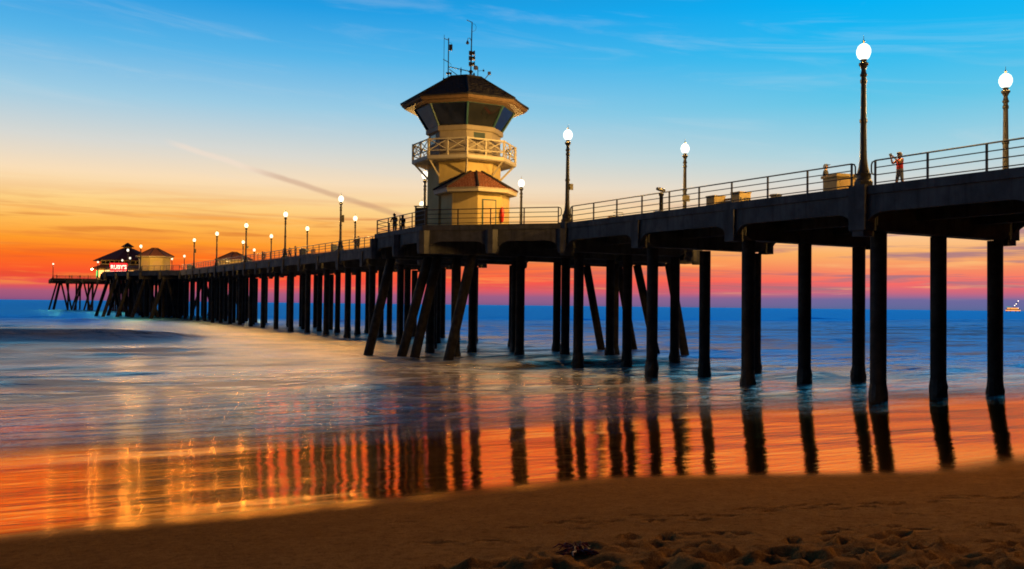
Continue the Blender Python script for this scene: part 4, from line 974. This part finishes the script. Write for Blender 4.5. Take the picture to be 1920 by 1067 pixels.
# ------------------------------------------------------------------ people
def person(loc, face, label, h=1.72, shirt='cloth_dark', pants='cloth_dark', hair='hair_brown', shorts=False, arms='down', lean=0.0, legs=0.1, cap=None, long_hair=False, phone=False, group=None):
    k = h / 1.72
    root = thing('person', loc, label, 'person', face, group)
    V = []; E_ = []; RD = []; TG = []
    def v(x, y, z, r, tag_): V.append((x * k, (y + lean * max(0, z - 0.95)) * k, z * k)); RD.append(r * k); TG.append(tag_); return len(V) - 1
    def e(a, b): E_.append((a, b))
    pel = v(0, 0, 0.95, 0.145, 'p'); wa = v(0, 0, 1.12, 0.125, 's'); ch = v(0, 0.01, 1.30, 0.145, 's'); nk0 = v(0, 0, 1.43, 0.085, 's'); nk = v(0, 0.01, 1.50, 0.055, 'k'); hd0 = v(0, 0.02, 1.58, 0.088, 'k'); hd1 = v(0, 0.01, 1.67, 0.075, 'k'); ns_ = v(0, 0.105, 1.585, 0.018, 'k')
    for a, b in ((pel, wa), (wa, ch), (ch, nk0), (nk0, nk), (nk, hd0), (hd0, hd1), (hd0, ns_)): e(a, b)
    for sx in (-1, 1):
        fy = legs * sx
        hip = v(0.10 * sx, 0, 0.88, 0.098, 'p'); kn = v(0.11 * sx, fy * 0.6 + 0.02, 0.50, 0.062, 'x' if shorts else 'p'); cf = v(0.11 * sx, fy * 0.8 - 0.01, 0.33, 0.057, 'x' if shorts else 'p'); an = v(0.11 * sx, fy, 0.09, 0.042, 'x' if shorts else 'p'); he = v(0.11 * sx, fy + 0.02, 0.045, 0.042, 'f'); to = v(0.125 * sx, fy + 0.17, 0.03, 0.032, 'f')
        e(pel, hip); e(hip, kn); e(kn, cf); e(cf, an); e(an, he); e(he, to)
        sh_ = v(0.185 * sx, 0, 1.39, 0.066, 's')
        if arms == 'phone': el, wr, hn = (0.25 * sx, 0.18, 1.26), (0.10 * sx, 0.33, 1.48), (0.05 * sx, 0.37, 1.54)
        elif arms == 'rail': el, wr, hn = (0.25 * sx, 0.12, 1.16), (0.16 * sx, 0.36, 1.10), (0.10 * sx, 0.44, 1.09)
        elif arms == 'fold': el, wr, hn = (0.24 * sx, 0.08, 1.13), (0.02 * sx, 0.22, 1.16), (-0.06 * sx, 0.22, 1.17)
        else: el, wr, hn = (0.24 * sx, -0.01, 1.12), (0.25 * sx, 0.06, 0.88), (0.25 * sx, 0.09, 0.79)
        E1 = v(*el, 0.046, 's' if not shorts else 'k'); W1 = v(*wr, 0.032, 'k'); H1 = v(*hn, 0.036, 'k')
        d = (Vector(hn) - Vector(wr)).normalized(); side = d.cross(Vector((sx, 0, 0.3))).normalized()
        F1 = v(*(Vector(hn) + d * 0.085), 0.018, 'k'); T1 = v(*(Vector(hn) + side * 0.04 + d * 0.03), 0.012, 'k')
        e(ch, sh_); e(sh_, E1); e(E1, W1); e(W1, H1); e(H1, F1); e(H1, T1)
    me = bpy.data.meshes.new('body'); me.from_pydata(V, E_, []); ob = bpy.data.objects.new('body', me); COL.objects.link(ob)
    md = ob.modifiers.new('skin', 'SKIN'); md.use_smooth_shade = True
    for i, sv in enumerate(me.skin_vertices[0].data): sv.radius = (RD[i], RD[i]); sv.use_root = (i == 0)
    sb = ob.modifiers.new('sub', 'SUBSURF'); sb.levels = 2; sb.render_levels = 2
    bpy.context.view_layer.update()
    m2 = bpy.data.meshes.new_from_object(ob.evaluated_get(bpy.context.evaluated_depsgraph_get()))
    bpy.data.objects.remove(ob); bpy.data.meshes.remove(me)
    m2.materials.clear()
    mats = ['skin', shirt, pants, 'cloth_dark']
    for x in mats: m2.materials.append(MATS[x])
    seg = [(Vector(V[a]), Vector(V[b]), TG[b]) for a, b in E_]
    for pl in m2.polygons:
        c = pl.center; best = None
        for a, b, tg in seg:
            ab = b - a; tt = max(0, min(1, (c - a).dot(ab) / max(ab.length_squared, 1e-9))); dd = (c - (a + ab * tt)).length
            if best is None or dd < best[0]: best = (dd, tg)
        zz = c.z / k; tg = best[1]
        if tg == 's' and zz < 1.0: tg = 'p'
        pl.material_index = {'k': 0, 's': 1, 'p': 2, 'f': 3, 'x': 0}[tg]
        if tg == 'x' and zz > 0.52: pl.material_index = 2
    put('body', m2, root)
    hm = MB(); n = 10; hx, hy, hz_ = 0.0, 0.005 + lean * 0.65, 1.615
    rows = []
    for i in range(6):
        a = math.pi / 2 * i / 5
        rows.append((0.108 * math.cos(a), 0.118 * math.sin(a)))
    for r_, z_ in rows:
        for j in range(n):
            b_ = 2 * math.pi * j / n; fr_ = 0.045 if (math.sin(b_) > 0.2 and z_ < 0.05) else 0.0
            drop = -0.10 if (math.sin(b_) < 0.25 and z_ == 0 and not long_hair) else (-0.26 if (math.sin(b_) < 0.25 and z_ == 0) else 0)
            hm.v.append(((hx + max(r_, 0.004) * math.cos(b_)) * k, (hy + max(r_, 0.004) * math.sin(b_) * 1.12) * k, (hz_ + z_ + fr_ + drop) * k))
    for i in range(5):
        for j in range(n):
            a, b_ = i * n + j, i * n + (j + 1) % n; hm.f.append((a, b_, b_ + n, a + n))
    hm.build('cap' if cap else 'hair', cap or hair, root, smooth=True)
    if cap: MB().slab([(-0.09, 0), (0.09, 0), (0.06, 0.10), (-0.06, 0.10)], (0, (hy + 0.09) * k, (hz_ + 0.05) * k), (k, 0, 0), (0, k, 0), (0, 0, 1), 0.015).build('cap_peak', cap, root)
    return root
FACE_CAM = math.pi + TH
def facing(dx_, dy_): return math.atan2(-dx_, dy_)      # model looks along +y
p1 = person(deck(0.8, 26.0), facing(-1.0, -0.15), 'person in a red shirt and grey shorts raising a phone behind the railing', 1.72, 'cloth_red', 'cloth_grey', 'hair_grey', True, 'phone', 0.02)
ph = tag(MB().box(-0.09, 0.09, -0.008, 0.008, -0.045, 0.045).build('phone', 'dark_metal', None), 'small phone held up by the red-shirted person', 'phone')
ph.rotation_euler.z = facing(-1.0, -0.15); ph.location = deck(0.8, 26.0) + Matrix.Rotation(facing(-1.0, -0.15), 3, 'Z') @ Vector((0, 0.43, 1.60))
MB().box(-0.08, 0.08, -0.0105, -0.0082, -0.038, 0.038).build('screen', 'phone_screen', ph)
person(deck(1.5, 30.65), facing(0.8, -0.5), 'person in a dark cap standing behind the tan litter cabinet', 1.84, 'cloth_dark', 'cloth_dark', arms='fold', cap='cloth_blue')
person(W(-6.3, 65.9, PLAT_Z - DECK), facing(-0.6, 0.9), 'taller dark figure of the couple at the tower platform railing', 1.82, 'cloth_dark', 'cloth_dark', arms='rail', lean=0.12)
person(W(-6.0, 65.0, PLAT_Z - DECK), facing(-0.5, 0.8), 'shorter dark figure of the couple at the tower platform railing', 1.66, 'cloth_dark', 'cloth_brown', arms='rail', lean=0.08, long_hair=True)
person(deck(0.75, 95.7), facing(-1, 0.4), 'person leaning on the railing just left of the tower platform', 1.84, 'cloth_brown', 'cloth_dark', arms='rail', lean=0.18)
person(deck(0.8, 95.1), facing(-1, 0.6), 'second person close behind the one leaning left of the platform', 1.78, 'cloth_dark', 'cloth_dark', arms='fold')
person(deck(0.9, 127.0), facing(-1, 0.3), 'person with long hair standing alone by the far-edge lamp', 1.74, 'cloth_brown', 'cloth_dark', arms='fold', long_hair=True)
person(deck(0.8, 120.6), facing(1, 0.2), 'person standing against the second near lamp left of the tower', 1.8, 'cloth_dark', 'cloth_dark')
person(deck(0.9, 123.9), facing(0.2, -1), 'person just left of the second near lamp beyond the tower', 1.7, 'cloth_brown', 'cloth_dark')
person(deck(0.9, 139.5), facing(1, 0.5), 'left person of the pair by the low pavilion', 1.78, 'cloth_dark', 'cloth_dark', arms='fold')
person(deck(0.9, 138.3), facing(-1, 0.4), 'right person of the pair by the low pavilion', 1.7, 'cloth_brown', 'cloth_dark')
far_spots = [(-17.6, 402.2, 'leftmost figure at the far end railing'), (-13.2, 399.6, 'seated-looking dark figure at the far end railing'), (-12.4, 399.0, 'taller figure beside the seated-looking one at the far end'), (-9.6, 397.6, 'pale figure standing alone at the far end railing'),
             (-6.8, 395.4, 'slim figure standing in the middle of the far end railing'), (-2.6, 393.0, 'broad dark figure near the green lit room'), (0.6, 391.8, 'dark figure in front of the green lit room')]
fp = None
for i, (p, s, lbl) in enumerate(far_spots):
    if fp is None:
        fp = person(deck(p, s + 1.2), 1.0, lbl, 1.8, 'cloth_dark', 'cloth_dark', group='people at the end of the pier')
    else:
        c = copy_tree(fp); c.location = deck(p, s + 1.2); c.rotation_euler.z = i * 1.3; c['label'] = lbl; c.scale = (1, 1, 1 - 0.03 * (i % 3))

# ------------------------------------------------------------------ out at sea
rig = thing('oil_platform', (1640.0, 3000.0, 0), 'small lit oil platform on the horizon at the right', 'oil platform')
for x in (-14, 14):
    for y in (-10, 10): MB().tube([(x * 1.1, y * 1.1, -3), (x, y, 12)], 1.4, 6).build('leg', 'dark_metal', rig)
MB().box(-18, 18, -12, 12, 4, 7).build('lower_deck', 'rig_light', rig)
MB().box(-15, 15, -11, 11, 7.2, 10).build('hull', 'dark_metal', rig)
MB().box(-14, 10, -12.5, 10, 10.2, 14).build('lit_cabin', 'rig_light', rig)
MB().box(-20, -9, -8, 8, 16, 17.5).build('helideck', 'rig_green', rig)
MB().tube([(2, 0, 14), (17, 0, 36)], 0.7, 5).tube([(6, 0, 14), (17, 0, 36)], 0.6, 5).build('crane_boom', 'dark_metal', rig)
for x, z in ((5, 21.5), (10, 27), (16.5, 36.5), (16, 13)): MB().lathe([(0.3, -1.3), (1.5, -0.6), (1.5, 0.6), (0.3, 1.3)], 6, c=(0, 0)).build('work_light', 'rig_white', rig, (x, -1, z))
# ------------------------------------------------------------------ on the sand
def beach_at(x, y):
    p = x * CT + y * ST - D0; s = -x * ST + y * CT
    i = np.argmin(np.abs(BS[::-1] - s)); j = np.argmin(np.abs(BP - p)); return float(Z[i, j])
wx, wy = 0.74, 9.95
wd = MB(); rr2 = random.Random(3)
for k in range(46):
    a = rr2.uniform(0, 6.28); l = rr2.uniform(0.08, 0.26); h_ = rr2.uniform(0.02, 0.12); w_ = rr2.uniform(0.006, 0.018)
    c, s_ = math.cos(a) * 1.3, math.sin(a) * 0.8; pts = [(c * l * q + rr2.uniform(-.015, .015), s_ * l * q + rr2.uniform(-.015, .015), 0.01 + h_ * math.sin(q * 2.6)) for q in (0, 0.35, 0.7, 1.0)]
    wd.tube(pts, [w_ * 1.2, w_, w_ * 0.8, w_ * 0.3], 4)
    wd.tube([pts[1], (pts[1][0] + rr2.uniform(-.05, .05), pts[1][1] + rr2.uniform(-.05, .05), pts[1][2] + rr2.uniform(0.0, .05))], [w_, w_ * 0.4], 4)
wo_ = tag(wd.build('seaweed_clump', 'weed_red', None, (wx, wy, beach_at(wx, wy))), 'tangled clump of dark red seaweed lying on the sand', 'seaweed')
